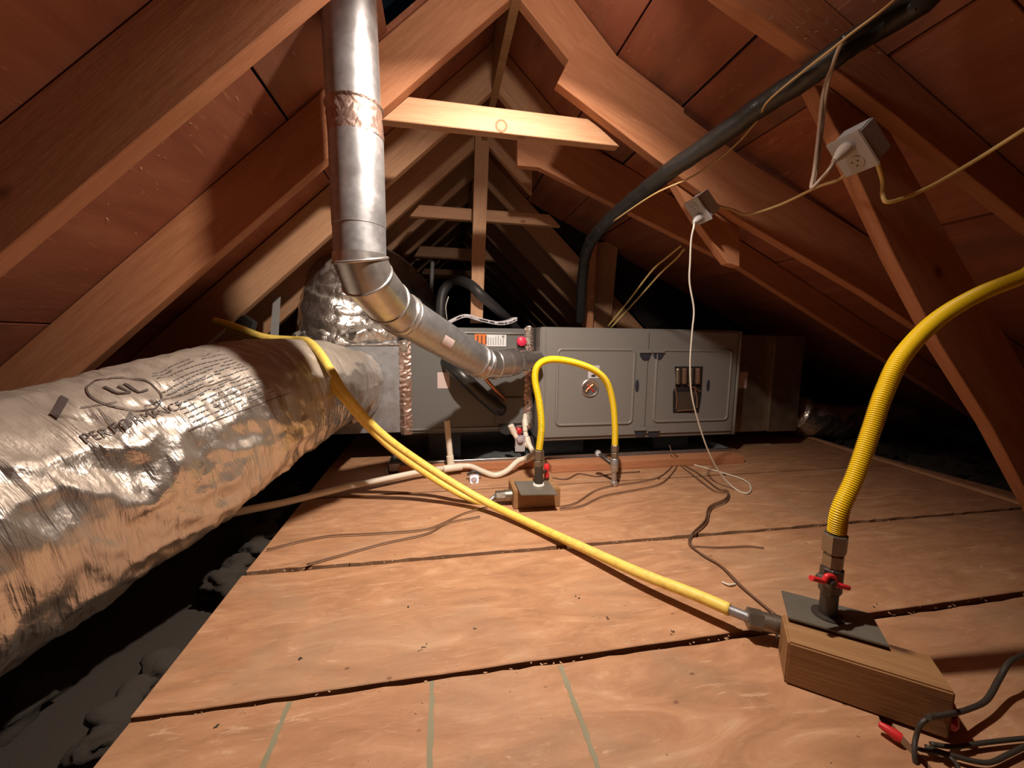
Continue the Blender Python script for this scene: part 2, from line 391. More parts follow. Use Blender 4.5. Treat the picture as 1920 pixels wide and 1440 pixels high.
# step between the two right roof pitches, seen as black behind the furnace
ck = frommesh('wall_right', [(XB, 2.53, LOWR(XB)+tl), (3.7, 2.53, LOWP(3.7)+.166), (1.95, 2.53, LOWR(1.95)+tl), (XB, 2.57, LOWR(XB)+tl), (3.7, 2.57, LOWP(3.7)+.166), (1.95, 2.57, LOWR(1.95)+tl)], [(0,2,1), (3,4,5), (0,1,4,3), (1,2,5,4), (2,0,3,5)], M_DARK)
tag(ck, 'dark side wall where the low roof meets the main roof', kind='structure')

def board(name, poly, z0, z1, mat, parent):
    c = sum((Vector((x, y, 0)) for x, y in poly), Vector())/len(poly)
    bm = bmesh.new(); f = bm.faces.new([bm.verts.new((x-c.x, y-c.y, z1)) for x, y in poly])
    r = bmesh.ops.extrude_face_region(bm, geom=[f]); bmesh.ops.translate(bm, verts=[g for g in r['geom'] if isinstance(g, bmesh.types.BMVert)], vec=(0, 0, z0-z1))
    bmesh.ops.recalc_face_normals(bm, faces=bm.faces)
    bmesh.ops.bevel(bm, geom=[e for e in bm.edges], offset=.0015, segments=1, affect='EDGES')
    return frombm(name, bm, mat, parent, mw=Matrix.Translation(c))
XF, XE = -.512, 2.41
def ragged(x0, x1, y0, y1, n=60, a=.002):          # splintered saw-cut edge
    return [(x0+(x1-x0)*i/n, y0+(y1-y0)*i/n+random.uniform(-a, a)) for i in range(n+1)]
edge1 = [(.715, .452), (.705, .41), (.70, .375), (.69, -.4)]
board('floor_board', ragged(-.498, .72, .659, .647, 40)+[(.735, .47)]+edge1+[(-.498, -.4)], -.019, 0, W_FLOOR, fl)
board('floor_board', ragged(.724, XE, .647, .655, 40)+[(XE, -.4), (.703, -.4), (.712, .37), (.735, .455)], -.024, -.004, W_FLOOR, fl)
board('floor_board', [(-.504, .668)]+ragged(-.504, XE, .666, .663, 70, .001)[1:]+list(reversed(ragged(-.515, XE, 1.055, 1.029, 90, .002))), -.019, 0, W_FLOOR, fl)
board('floor_board', ragged(-.515, XE, 1.079, 1.048, 90, .0035)+list(reversed(ragged(-.522, XE, 1.548, 1.545, 70, .002))), -.019, -.002, W_FLOOR, fl)
board('floor_board', ragged(-.522, XE, 1.560, 1.556, 70, .002)+list(reversed([(-.53, 1.945), (XE, 1.96)])), -.019, 0, W_FLOOR, fl)
board('floor_board', [(-.53, 1.955), (XE, 1.965), (XE, 2.6), (-.53, 2.6)], -.021, -.004, W_FLOOR, fl)
# joists that carry the boards
for yj in (.12, .50, .86, 1.30, 1.75, 2.1):
    box('floor_joist', -.49, 2.38, yj-.019, yj+.019, -.119, -.021, W_OLD, fl, .001)
for xa, ya, yb in ((-.258, .652, .2), (-.020, .652, .2), (.222, .645, .2)):
    bm = bmesh.new(); n = 40; L_ = [bm.verts.new((xa+(-.0045 if s else .0045)*random.uniform(.6, 1.25), ya+(yb-ya)*i/n, .0006)) for i in range(n+1) for s in (0, 1)]
    for i in range(n): bm.faces.new((L_[2*i], L_[2*i+1], L_[2*i+3], L_[2*i+2]))
    o = frombm('paint_line', bm, M_GREEN, fl); o['label'] = 'faded green line across the nearest floor board'
# torn splinters on the left sheathing
bm = bmesh.new()
for k in range(90):
    X = random.uniform(-1.0, -.15); Y = random.choice((random.uniform(.42, .78), random.uniform(.86, 1.2)))
    if random.random() < .7: X = -.62+random.gauss(0, .10); Y = (.98 if Y > .8 else .66)+random.gauss(0, .07)
    if .795 < Y < .842 or Y > 1.23: continue
    n_ = Vector((.685, 0, -.728)); c_ = Vector((X, Y, LOWL(X)+tl-.0002)); a = random.uniform(-.5, .5)+(0 if random.random() < .7 else 1.5); e1 = Vector((.728*sin(a), cos(a), .685*sin(a))); e2 = n_.cross(e1)
    L_ = random.uniform(.003, .012); w_ = random.uniform(.0008, .002); vs = [bm.verts.new(c_+q_) for q_ in (e2*w_, -e2*w_, e1*L_+n_*L_*.35)]; bm.faces.new(vs)
    v4 = bm.verts.new(c_+e1*L_*.3-n_*.0005); bm.faces.new((vs[1], vs[0], v4)); bm.faces.new((vs[0], vs[2], v4)); bm.faces.new((vs[2], vs[1], v4))
o = frombm('sheathing_splinters', bm, M_SPLINT); tag(o, 'pale torn splinters hanging from the left roof sheathing between the rafters', 'splinters', kind='stuff')
# pale strip along the right edge of the floor
a, b = F(1470, 806, .0), F(1919, 946, .0); d = (b-a).normalized(); b = b+d*.5; s_ = Vector((d.y, -d.x, 0))
o = prism('trim_1', [a, b, b+s_*.03, a+s_*.03], (0, 0, .014), W_PALE, bev=.002); tag(o, 'thin pale wood strip along the right edge of the attic floor', kind='structure')

# ------------------------------------------------------------------ rafters and framing
YS = [.80, 1.24, 1.68, 2.10, 2.52, 2.94, 3.36, 3.78, 4.20, 4.62, 5.04]
ordn = ['nearest', 'second', 'third', 'fourth', 'fifth', 'sixth', 'seventh', 'eighth', 'ninth', 'tenth', 'eleventh']
for i, Y in enumerate(YS):
    v = tl-.003; x0 = -1.55
    if i == 0: lab = 'nearest left rafter, wide red-brown board across the upper left corner'
    elif i == 1: lab = 'second left rafter, brightly lit orange board passing behind the upright flue pipe'
    elif i == 2: lab = 'third left rafter, lit below the horizontal collar tie beside the flue pipe'
    else: lab = 'left sloping rafter far back in the attic, %s from the camera' % ordn[i]
    lumber('rafter', [(x0, LOWL(x0)), (XR-.005, LOWL(XR-.005)), (XR-.005, LOWL(XR-.005)+v), (x0, LOWL(x0)+v)], Y, .038, W_RAFT if i < 2 else W_PALE, lab)
for i, Y in enumerate(YS):
    v = tl-.003; x1 = 1.7 if Y > 2.5 else .74
    if Y < 2.5: v_ = v
    lab = ('short right main rafter meeting the ridge, %s from the camera' if Y < 2.5 else 'right sloping rafter far back in the dark, %s from the camera') % ordn[i]
    if x1 < 1:
        e_ = .50 if i in (0, 3) else .80
        pts = [(XR+.005, LOWR(XR+.005)), (.49, LOWR(.49))]+([(e_, LOWP(e_)+.03), (e_, LOWP(e_)+.158)] if i not in (0, 3) else [])+[(XB if i not in (0, 3) else .49, LOWR(XB if i not in (0, 3) else .49)+v), (XR+.005, LOWR(XR+.005)+v)]
    else: pts = [(XR+.005, LOWR(XR+.005)), (x1, LOWR(x1)), (x1, LOWR(x1)+v), (XR+.005, LOWR(XR+.005)+v)]
    lumber('rafter', pts, Y+.002, .036, W_RAFT if i < 2 else W_PALE, lab)
rb = box('ridge_board', XR-.014, XR+.014, Y0, Y1, ZR-.02, ZR+.165, W_OLD, bev=.001)
tag(rb, 'long dark ridge board running away under the peak of the roof', 'beam')
def lowraft(pxl, Y, top, lab, cut=None, mat=W_RAFT):
    low = pix(pxl, Y)
    tp = [(x, min(z+top, LOWP(x)+.163)) for x, z in reversed(low)]
    pts = low+tp if cut is None else low+tp[:-1]+pix(cut, Y)
    lumber('low_pitch_rafter', pts, Y, .036, mat, lab)
lowraft([(1180, -150), (1395, 10), (1530, 103), (1680, 218), (1760, 283), (1920, 410), (2300, 690)], .80, .155, 'nearest low right rafter, pinkish board speckled with staples behind the black pipe')
lowraft([(1045, 155), (1262, 322), (1385, 410), (1615, 545), (1920, 745), (2100, 850)], 1.232, .20, 'low right rafter with a square cut upper end above the end of the collar tie', cut=[(1200, 142), (1106, 60), (1080, 85)])
lowraft([(970, 310), (1012, 314), (1185, 400), (1385, 500), (1920, 840), (2000, 890)], 1.672, .19, 'long low right rafter descending behind the small outlet box to the right edge', cut=[(1075, 262), (970, 258)])
lumber('brace', pix([(1527, 160), (1570, 247), (1677, 480), (1760, 640), (1860, 800), (2060, 1178), (2200, 1178), (1920, 690), (1800, 480), (1700, 300), (1615, 150)], .84), .84, .036, W_RAFT, 'steep wooden brace that carries the larger outlet box', cat='brace')
lumber('brace', pix([(1215, 262), (1262, 338), (1311, 420), (1365, 494), (1387, 500), (1387, 408), (1345, 340), (1290, 275)], 1.275), 1.275, .036, W_RAFT, 'short wooden brace under the small outlet box', cat='brace')
# collar ties
def collar(x0, x1, zt, zb, Y, lab, sl=.05, mat=W_PALE):
    lumber('collar_tie', [(x0, zb), (x1, zb), (x1-sl*1.35, zt), (x0+sl, zt)], Y, .036, mat, lab, cat='collar tie')
a, b = P(715, 224, 1.28), P(1162, 276, 1.28)
zt = P(765, 181, 1.28).z
collar(a.x, b.x, zt, a.z, 1.28, 'front horizontal collar tie with a round reddish knot, just right of the flue pipe', sl=P(765, 181, 1.28).x-a.x)
M_KNOT = flat('reddish_knot', (.36, .13, .06), .6); M_KNOTC = flat('knot_heart', (.50, .23, .11), .6)
ct = [o_ for o_ in S.objects if o_.name.startswith('collar_tie')][0]
c = P(940, 236, 1.2795); lathe('knot', c, (0, -1, 0), [(0, .0195), (.0006, .0185)], M_KNOT, ct, 18); lathe('knot_heart', c, (0, -1, 0), [(0, .014), (.0012, .013)], M_KNOTC, ct, 18)
a, b = P(768, 405, 2.142), P(1035, 436, 2.142); collar(a.x, b.x+.05, P(775, 383, 2.142).z, a.z, 2.142, 'second horizontal collar tie, crossing behind the upright king post')
a = P(775, 483, 2.98); collar(a.x, a.x+.60, a.z+.085, a.z, 2.98, 'third horizontal collar tie, dim and far back, left of the king post')
a = P(786, 520, 3.82); collar(a.x, a.x+.55, a.z+.085, a.z, 3.82, 'faintest collar tie at the back behind the curved black pipe')
lumber('king_post', [tuple(q) for q in pix([(882, 606), (905, 606), (918, 255), (891, 253)], 2.06)], 2.06, .036, W_PALE, 'bright upright king post standing between coil cabinet and front collar tie', cat='post')
rp = empty('support_post', P(1136, 612, 2.33), 'broad upright post behind the furnace, half crossed by a shadow', 'post')
lumber('post_board', pix([(1111, 640), (1158, 640), (1176, 445), (1120, 445)], 2.33), 2.45, .036, W_PALE, None, rp)
lumber('side_board', pix([(1098, 640), (1111, 640), (1120, 447), (1110, 447)], 2.35), 2.35, .09, W_RAFT, None, rp)
tube('roof_edge_tube', [P(1000, 385, 2.75), P(1060, 490, 2.7), P(1112, 592, 2.65)], .010, M_STRAP, seg=8); tag(bpy.context.scene.objects['roof_edge_tube'], 'thin grey sloping tube standing in for the roof edge left of the broad upright post', 'pipe')  # no real pipe: tube standing in for the edge line of the roof step
o = lumber('cross_brace', pix([(1062, 360), (1075, 330), (1125, 500), (1108, 520)], 2.6), 2.6, .03, W_OLD, 'dim sloping brace in the dark left of the broad upright post', cat='brace')
M_STAPLE = flat('bright_staple_wire', (.80, .76, .70), .25, .6)
# splinters and staples on the nearest low rafter and sheathing
bm = bmesh.new()
for k in range(46):
    x = random.uniform(1400, 1690); y = 10+(x-1395)*.74-random.uniform(14, 95) if random.random() < .8 else random.uniform(0, 60)
    p = P(x, y, .797); L_ = random.uniform(.003, .008); a = random.uniform(0, pi)
    d = Vector((cos(a), -.35, sin(a)))*L_; s_ = Vector((-sin(a), 0, cos(a)))*.0007
    vs = [bm.verts.new(p+q) for q in (-s_, s_, d+s_, d-s_)]; bm.faces.new(vs)
    r_ = bmesh.ops.extrude_face_region(bm, geom=[bm.faces[-1]] if False else [bm.faces.new([bm.verts.new(p+q+Vector((0, -.001, 0))) for q in (-s_, s_, d+s_, d-s_)])])
o = frombm('staples', bm, M_STAPLE); tag(o, 'loose staples and splinters stuck in the pinkish low right rafter', 'staples', kind='stuff')

# ------------------------------------------------------------------ furnace
fx0, fx1, fz0, fz1, fy = .484, 1.597, .112, .686, 1.83
fu = empty('furnace', ((fx0+fx1)/2, fy+.3, fz0), 'long grey horizontal furnace cabinet with two embossed door panels', 'furnace')
box('cabinet', fx0, fx1, fy+.012, fy+.60, fz0, fz1, M_GREY, fu, .006)
def door(x0, x1, z0, z1, r0, parent):
    bm = bmesh.new(); bm_box(bm, x0, x1, fy, fy+.012, z0, z1, .004)
    o = frombm('door_panel', bm, M_GREY, parent)
    # embossed ridge frame, a rounded rectangle of half round bead and the dished centre
    px0, px1, pz0, pz1 = r0; pts = []; R_ = .022
    for cx, cz, a0 in ((px1-R_, pz1-R_, 0), (px0+R_, pz1-R_, 90), (px0+R_, pz0+R_, 180), (px1-R_, pz0+R_, 270)):
        for k in range(6): a = radians(a0+k*18); pts.append(Vector((cx+R_*cos(a), fy-.001, cz+R_*sin(a))))
    pts.append(pts[0]); V, Fc, _ = tubemesh(pts, .0075, 10, False); frommesh('embossed_bead', V, Fc, M_GREY, o, True)
    c = [(p.x, p.z) for p in pts[:-1]]
    prism('pressed_centre', [Vector((x, fy-.0035, z)) for x, z in c], (0, .0035, 0), M_GREY, o)
    return o
seam = P(1215, 700, fy).x
q = lambda x, y: P(x, y, fy)
d1 = door(P(1024, 620, fy).x, seam-.002, fz0+.02, fz1-.012, (q(1046, 655).x, q(1190, 655).x, q(1046, 797).z, q(1046, 655).z), fu)
d2 = door(seam+.003, fx1-.015, fz0+.022, fz1-.010, (q(1232, 655).x, q(1372, 655).x, q(1232, 790).z, q(1232, 657).z), fu)
for (x, y, dd) in ((1209, 660, d1), (1234, 660, d2), (1199, 805, d1), (1224, 806, d2)):
    c = q(x, y); bm = bmesh.new(); bm_box(bm, c.x-.032, c.x+.032, fy-.016, fy-.004, c.z-.006, c.z+.014, .003); o = frombm('latch', bm, M_GREY, dd)
    bm = bmesh.new(); vs = [bm.verts.new((c.x+.030*cos(radians(180+k*18)), fy-.0075, c.z-.004+.036*sin(radians(180+k*18)))) for k in range(11)]; f = bm.faces.new(vs)
    rr = bmesh.ops.extrude_face_region(bm, geom=[f]); bmesh.ops.translate(bm, verts=[g for g in rr['geom'] if isinstance(g, bmesh.types.BMVert)], vec=(0, .005, 0))
    frombm('latch_recess', bm, M_LATCH, dd)
c = q(1105, 727); lathe('sight_glass', (c.x, fy-.004, c.z), (0, -1, 0), [(0, .046), (.006, .046), (.009, .042), (.006, .036)], M_GALVN, d1)
lathe('glass_window', (c.x, fy-.0095, c.z), (0, -1, 0), [(0, .036), (.0005, .034)], M_BROWN, d1)
tube('wire_bundle', [(c.x-.02, fy-.011, c.z-.022), (c.x-.005, fy-.012, c.z), (c.x+.018, fy-.011, c.z+.018)], .004, M_COPPER, d1, 8)
tube('wire_bundle', [(c.x+.02, fy-.011, c.z-.018), (c.x+.006, fy-.012, c.z-.004), (c.x-.012, fy-.011, c.z+.014)], .004, M_RED, d1, 8)
c = q(1112, 697); rects('rating_sticker', [(c.x-.028, c.x+.032, c.z-.032, c.z+.032, fy-.0042)], M_PAPER, d1)
rects('sticker_mark', [(c.x-.010, c.x+.012, c.z-.026, c.z-.014, fy-.0049)], M_INK, d1)
for (x, y, dd) in ((1194, 723, d1), (1327, 723, d2)):
    c = q(x, y); bm = bmesh.new(); vs = [bm.verts.new((c.x+.010*cos(2*pi*k/16), fy-.0045, c.z+.032*sin(2*pi*k/16))) for k in range(16)]; bm.faces.new(vs)
    rr = bmesh.ops.extrude_face_region(bm, geom=list(bm.faces)); bmesh.ops.translate(bm, verts=[g for g in rr['geom'] if isinstance(g, bmesh.types.BMVert)], vec=(0, .003, 0)); frombm('finger_slot', bm, M_LATCH, dd)
# shade of the cut out window put into a dark plate, burners in front
ow = [q(1264, 687), q(1317, 687), q(1314, 745), q(1309, 774), q(1261, 774), q(1261, 735), q(1266, 722)]
oo = prism('burner_window_shade', [Vector((p.x, fy-.0048, p.z)) for p in ow], (0, .003, 0), M_DARK, d2)
for k, x in enumerate((1270, 1282, 1294, 1307)):
    a_, b_ = q(x, 690), q(x-1, 720); tube('burner_tube', [(a_.x, fy-.006, a_.z), (b_.x, fy-.008, b_.z)], .014, M_BROWN if k % 2 else M_PIPE, d2, 10)
a_ = q(1285, 752); rects('control_board', [(a_.x-.055, a_.x+.05, a_.z-.055, a_.z+.05, fy-.0052)], M_PIPE, d2)
for x0_, y0_, x1_, y1_ in ((1264, 725, 1266, 768), (1300, 725, 1305, 765), (1268, 770, 1300, 768), (1288, 722, 1312, 735)):
    tube('control_wire', [Vector((q(x0_, y0_).x, fy-.008, q(x0_, y0_).z)), Vector((q((x0_+x1_)/2+2, (y0_+y1_)/2).x, fy-.010, q(x0_, (y0_+y1_)/2).z)), Vector((q(x1_, y1_).x, fy-.008, q(x1_, y1_).z))], .005, M_BROWN, d2, 6)
tube('right_corner_flange', [(fx1-.004, fy+.003, fz0+.005), (fx1-.004, fy+.003, fz1-.005)], .008, M_GREY, fu, 8)

# return duct box on the right
a, b = P(1382, 628, 1.95), P(1500, 632, 1.95)
rd = empty('return_duct_box', (a.x+.2, 2.2, .12), 'dull brownish sheet metal duct box at the right end of the furnace', 'duct')
xm = P(1440, 700, 1.95).x
box('duct_section', fx1+.002, xm, 1.93, 2.40, .100, .665, M_DULL, rd, .004)
bm = bmesh.new(); bm_box(bm, xm+.003, b.x, 1.915, 2.40, .10, .665, .002)
o = frombm('duct_section', bm, M_DULL, rd)
box('drive_cleat', xm-.006, xm+.006, 1.908, 1.93, .105, .66, M_DULL, rd, .002)
c = P(1394, 713, 1.925); rects('blank_sticker', [(c.x-.026, c.x+.028, c.z-.047, c.z+.047, 1.9295)], M_PINKPAPER, rd)

# coil cabinet
cy = 1.93; cx0, cx1 = -.160, .47
cc = empty('coil_cabinet', (.15, cy+.3, .155), 'dark grey evaporator coil cabinet between the plenum and the furnace', 'cabinet')
box('cabinet', cx0, cx1, cy, cy+.56, .150, .678, M_GREYD, cc, .005)
tube('top_bead', [(cx0+.01, cy-.003, .655), (cx1-.05, cy-.003, .652)], .005, M_GREY, cc, 8)
tube('bottom_bead', [(cx0+.01, cy-.003, .172), (cx1-.05, cy-.003, .172)], .006, M_GREY, cc, 8)
qc = lambda x, y: P(x, y, cy)
a, b = qc(890, 626), qc(949, 648)
rects('warning_label', [(a.x, b.x, b.z-.004, a.z, cy-.001)], M_LABEL, cc)
oa, ob = qc(890, 626), qc(912, 647); rects('orange_block', [(oa.x, ob.x, ob.z-.004, oa.z, cy-.002)], M_ORANGE, cc)
it = []
for k in range(3):
    x = oa.x+.010+k*.0205
    for j in range(5): it.append((x, x+.009, oa.z-.008-j*.0085, oa.z-.014-j*.0085, cy-.0028))
rects('orange_block_print', it, M_INK, cc)
it = []
for k in range(7):
    x = ob.x+.008+k*.0125; L_ = random.uniform(.030, .048)
    it.append((x, x+.003, oa.z-.054, oa.z-.054+L_, cy-.0018))
it.append((b.x-.022, b.x-.010, oa.z-.006, oa.z-.016, cy-.0018)); rects('label_print', it, M_INKG, cc)
a, b = qc(820, 698), qc(843, 728); rects('grey_sticker', [(a.x, b.x, b.z, a.z, cy-.001)], M_PINKPAPER, cc)
c = qc(977, 640); lathe('cap_plug', (c.x, cy, c.z), (0, -1, 0), [(0, .024), (.02, .024), (.024, .020), (.026, .0)], M_PINK, cc)
lathe('cap_grommet', (c.x, cy, c.z-.045), (0, -1, 0), [(0, .026), (.006, .026), (.008, .0)], M_RUB, cc)
c = qc(958, 800); lathe('drain_knockout', (c.x-.02, cy, c.z+.01), (0, -1, 0), [(0, .05), (.008, .05), (.01, .0)], M_RUB, cc)
c = qc(971, 806); lathe('cap_plug', (c.x, cy-.008, c.z), (0, -1, 0), [(0, .018), (.03, .018), (.034, .012), (.035, .0)], M_RED, cc)
box('service_plate', qc(928, 780).x, qc(980, 780).x, cy-.012, cy-.002, qc(930, 795).z, qc(930, 745).z, M_GREYD, cc, .004)
for x in (.43, .452): pass
def tapestrip(x, w, y, z0, z1, parent, mat, rough=.003):
    bm = bmesh.new(); n = 40; rows = []
    for i in range(n+1):
        z = z0+(z1-z0)*i/n; e0 = random.uniform(-1, 1)*rough; e1 = random.uniform(-1, 1)*rough
        rows.append([bm.verts.new((x-w/2+e0, y+.003, z)), bm.verts.new((x-w/6, y-random.uniform(.001, .005), z)), bm.verts.new((x+w/5, y-random.uniform(.001, .005), z)), bm.verts.new((x+w/2+e1, y+.003, z))])
    for i in range(n):
        for j in range(3): bm.faces.new((rows[i][j], rows[i][j+1], rows[i+1][j+1], rows[i+1][j]))
    return frombm('foil_tape_strip', bm, mat, parent)
tapestrip(.448, .045, cy-.004, .16, .685, cc, M_TAPE); tapestrip(.443, .03, cy-.012, .60, .692, cc, M_FOIL2)
tapestrip(.446, .03, cy-.010, .19, .25, cc, M_FOIL2)
# black insulated refrigerant line with copper line running out of the coil cabinet
rl = empty('refrigerant_line', P(900, 720, 1.85), 'black insulated refrigerant line with a bare copper tube below the flue pipe', 'pipe')
tube('insulated_line', [P(790, 640, 2.3), P(850, 690, 1.88), P(890, 728, 1.84), P(928, 762, 1.88), P(938, 768, 1.93)], [.034]*33, M_BLK, rl, 14)
tube('copper_line', [P(850, 640, 1.9), P(890, 685, 1.82), P(925, 727, 1.84), P(948, 750, 1.93)], .0095, M_COPPER, rl, 10)
# plenum
pl = empty('supply_plenum', (-.38, cy+.3, .16), 'bare sheet metal plenum box between the foil duct and the coil cabinet', 'duct')
box('plenum_box', -.60, -.172, cy+.002, cy+.55, .160, .592, M_PLEN, pl, .003)
tapestrip(-.166, .055, cy-.006, .150, .61, pl, M_TAPE); tapestrip(-.168, .03, cy-.012, .56, .615, pl, M_FOIL2)
tube('top_seam', [(-.59, cy-.002, .588), (-.19, cy-.002, .592)], .005, M_FOIL2, pl, 8)
tube('insulation_edge', [P(735, 642, 2.0), P(749, 630, 2.0), P(750, 618, 2.05)], .02, M_RUB, pl, 8)

# drain pan, sleepers, supports
pan = empty('drain_pan', (.5, 2.1, 0), 'shallow galvanised drain pan under the furnace and coil cabinet', 'pan')
bm = bmesh.new(); bm_box(bm, -.24, 1.56, 1.80, 2.45, .004, .008); bm_box(bm, -.24, 1.56, 1.80, 1.803, .004, .046); bm_box(bm, -.24, -.237, 1.80, 2.45, .004, .046); bm_box(bm, 1.557, 1.56, 1.80, 2.45, .004, .046); bm_box(bm, -.24, 1.56, 2.447, 2.45, .004, .046)
frombm('pan_body', bm, M_GALV, pan)
tube('rolled_rim', [(-.24, 1.80, .047), (1.56, 1.80, .047)], .003, M_GALVN, pan, 8)
o = box('sleeper_board', F(1035, 889).x, F(1381, 862).x, 1.69, 1.788, 0, .036, W_RAFT); tag(o, 'flat wood strip on the floor in front of the furnace', 'board')
o = box('sleeper_board', -.19, .50, 1.775, 1.797, 0, .038, W_RAFT); tag(o, 'narrow wood strip in front of the drain pan behind the white drain pipe', 'board')
for k, (x, w_) in enumerate(((.02, .16), (.62, .3), (1.30, .22))):
    o = box('support_block', x-w_/2, x+w_/2, 1.96, 2.38, .0085, [.149, .111, .111][k], M_RUB)
    tag(o, ['dark block holding up the coil cabinet', 'dark block under the left end of the furnace', 'dark block under the right end of the furnace'][k], 'block')
# ------------------------------------------------------------------ flue pipe
fp = empty('flue_pipe', P(675, 470, 1.05), 'round galvanised flue pipe dropping from the roof then sloping to the furnace', 'pipe')
def axial(a, b, prof, mat, name):
    a, b = Vector(a), Vector(b); return lathe(name, a, b-a, prof, mat, fp, 40)
T0 = P(648, -110, 1.05); Tm = P(664, 205, 1.05); Tn = P(668, 262, 1.05); Tb = P(676, 488, 1.05)
R_ = .0635
L1 = (Tm-T0).length; axial(T0, Tm, [(0, R_*.98), (L1, R_*.98)], M_GALV, 'upper_pipe')
L2 = (Tn-Tm).length
def crinkle(L, a, p, u): return .0016*noise.noise(p*60)+.001*noise.noise(p*140)+(.003 if u < .05 else 0)
qq = resample([Tm-(Tm-T0).normalized()*.004, Tn], .003); V, Fc, U = tubemesh(qq, R_*1.0, 60, False, crinkle, True)
frommesh('foil_tape_band', V, Fc, M_TAPE, fp, True, U)
L3 = (Tb-Tn).length; axial(Tn, Tb, [(0, R_*1.0), (L3*.72, R_*1.0), (L3*.722, R_*.985), (L3, R_*.975)], M_GALV, 'lower_pipe')
# elbow: two bevelled gores with beads
E1 = P(689, 522, 1.07); E2 = P(726, 566, 1.17); E3 = P(748, 586, 1.24); Eend = P(903, 680, 1.60)
def gore(name, a, b, r, mat=M_GALVN, lip=.0035):
    a, b = Vector(a), Vector(b); L = (b-a).length
    lathe(name, a, b-a, [(0, r), (.004, r+lip), (.010, r+lip), (.014, r), (L-.014, r), (L-.010, r+lip), (L-.004, r+lip), (L, r)], mat, fp, 40)
# mitred joints via tube through bend points
bend = [Tb-Vector((0, 0, -.012)), Tb, E1, E2, E3]
def mitre(pts, r, seg=40):
    V = []; Fc = []; n = len(pts)
    dirs = [(pts[i+1]-pts[i]).normalized() for i in range(n-1)]
    A = dirs[0].cross(Vector((0, 1, 0))).normalized(); B = A.cross(dirs[0])
    ring = [pts[0]+(A*cos(2*pi*k/seg)+B*sin(2*pi*k/seg))*r for k in range(seg)]; V += ring
    for i in range(1, n):
        d = dirs[i-1]; nrm = (dirs[i-1]+dirs[i]).normalized() if i < n-1 else d
        ring = [p+d*((pts[i]-p).dot(nrm)/d.dot(nrm)) for p in ring]; V += ring
    for i in range(n-1):
        for k in range(seg): k2 = (k+1) % seg; Fc.append((i*seg+k, i*seg+k2, (i+1)*seg+k2, (i+1)*seg+k))
    return V, Fc, seg
V, Fc, sg = mitre(bend, R_*1.03)
o = frommesh('elbow', V, Fc, M_GALVN, fp, True); o.data.set_sharp_from_angle(angle=radians(12))
for i in range(1, 5):
    rg = [V[i*sg+k] for k in range(sg)]+[V[i*sg]]
    v2, f2, _ = tubemesh(rg, .0038, 8, False); frommesh('elbow_bead', v2, f2, M_GALVN, o, True)
c = P(660, 545, 1.02); d_ = (P(664, 545, .9)-c).normalized(); lathe('rivet', P(657, 531, 1.025), (-.5, -.8, 0), [(0, .006), (.003, .004), (.004, 0)], M_PIPE, fp)
ax = (Eend-E3); L4 = ax.length
lathe('sloped_pipe', E3, ax, [(0, R_*1.02), (.012, R_*1.06), (.03, R_*1.06), (.034, R_), (L4-.05, R_), (L4-.048, R_*1.03), (L4, R_*1.03)], M_GALV, fp, 40)
for s_ in (.012, .03, L4-.045, L4-.01):
    c = E3+ax.normalized()*s_; A = ax.normalized().cross(Vector((0, 0, 1))).normalized(); B = A.cross(ax.normalized())
    rg = [c+(A*cos(2*pi*k/36)+B*sin(2*pi*k/36))*R_*1.055 for k in range(37)]; v2, f2, _ = tubemesh(rg, .003, 8, False); frommesh('pipe_bead', v2, f2, M_GALVN, fp, True)
E4 = P(925, 683, 1.66); E5 = P(985, 676, 1.745); E6 = P(1008, 674, 1.79)
# low elbow
V, Fc, sg = mitre([Eend-ax.normalized()*.01, Eend+ax.normalized()*.012, E4, E4.lerp(E5, .35)], R_*1.0)
o = frommesh('elbow', V, Fc, M_GALVN, fp, True); o.data.set_sharp_from_angle(angle=radians(12))
for i in (1, 2):
    rg = [V[i*sg+k] for k in range(sg)]+[V[i*sg]]; v2, f2, _ = tubemesh(rg, .0035, 8, False); frommesh('elbow_bead', v2, f2, M_GALVN, o, True)
a = E4.lerp(E5, .35); L_ = (E5-a).length
lathe('reducer', a, E5-a, [(0, R_*.98), (L_*.1, R_*1.02), (L_*.2, R_*.98), (L_*.3, R_*1.0), (L_*.5, R_*.95), (L_*.62, R_*.80), (L_*.75, R_*.76), (L_, R_*.76)], M_GALVN, fp, 36)
lathe('draft_stub', E5, E6-E5, [(0, R_*.66), ((E6-E5).length, R_*.66)], M_GALVN, fp, 30)
# sticker on the sloped pipe
def onpipe(c0, axis, r, u0, u1, a0, a1, mat, name, parent):
    ax_ = axis.normalized(); A = ax_.cross(Vector((0, 0, 1))).normalized(); B = A.cross(ax_); V = []; Fc = []; n = 10
    for i in range(n+1):
        a = a0+(a1-a0)*i/n
        for u in (u0, u1): V.append(c0+ax_*u+(A*cos(a)+B*sin(a))*r)
    for i in range(n): Fc.append((2*i, 2*i+1, 2*i+3, 2*i+2))
    return frommesh(name, V, Fc, mat, parent, True)
onpipe(E3, ax, R_*1.012, .16, .215, radians(-42), radians(-8), M_PINKPAPER, 'paper_sticker', fp)
onpipe(E3, ax, R_*1.06, L4-.04, L4-.012, radians(-70), radians(-20), M_PINKPAPER, 'paper_sticker', fp)

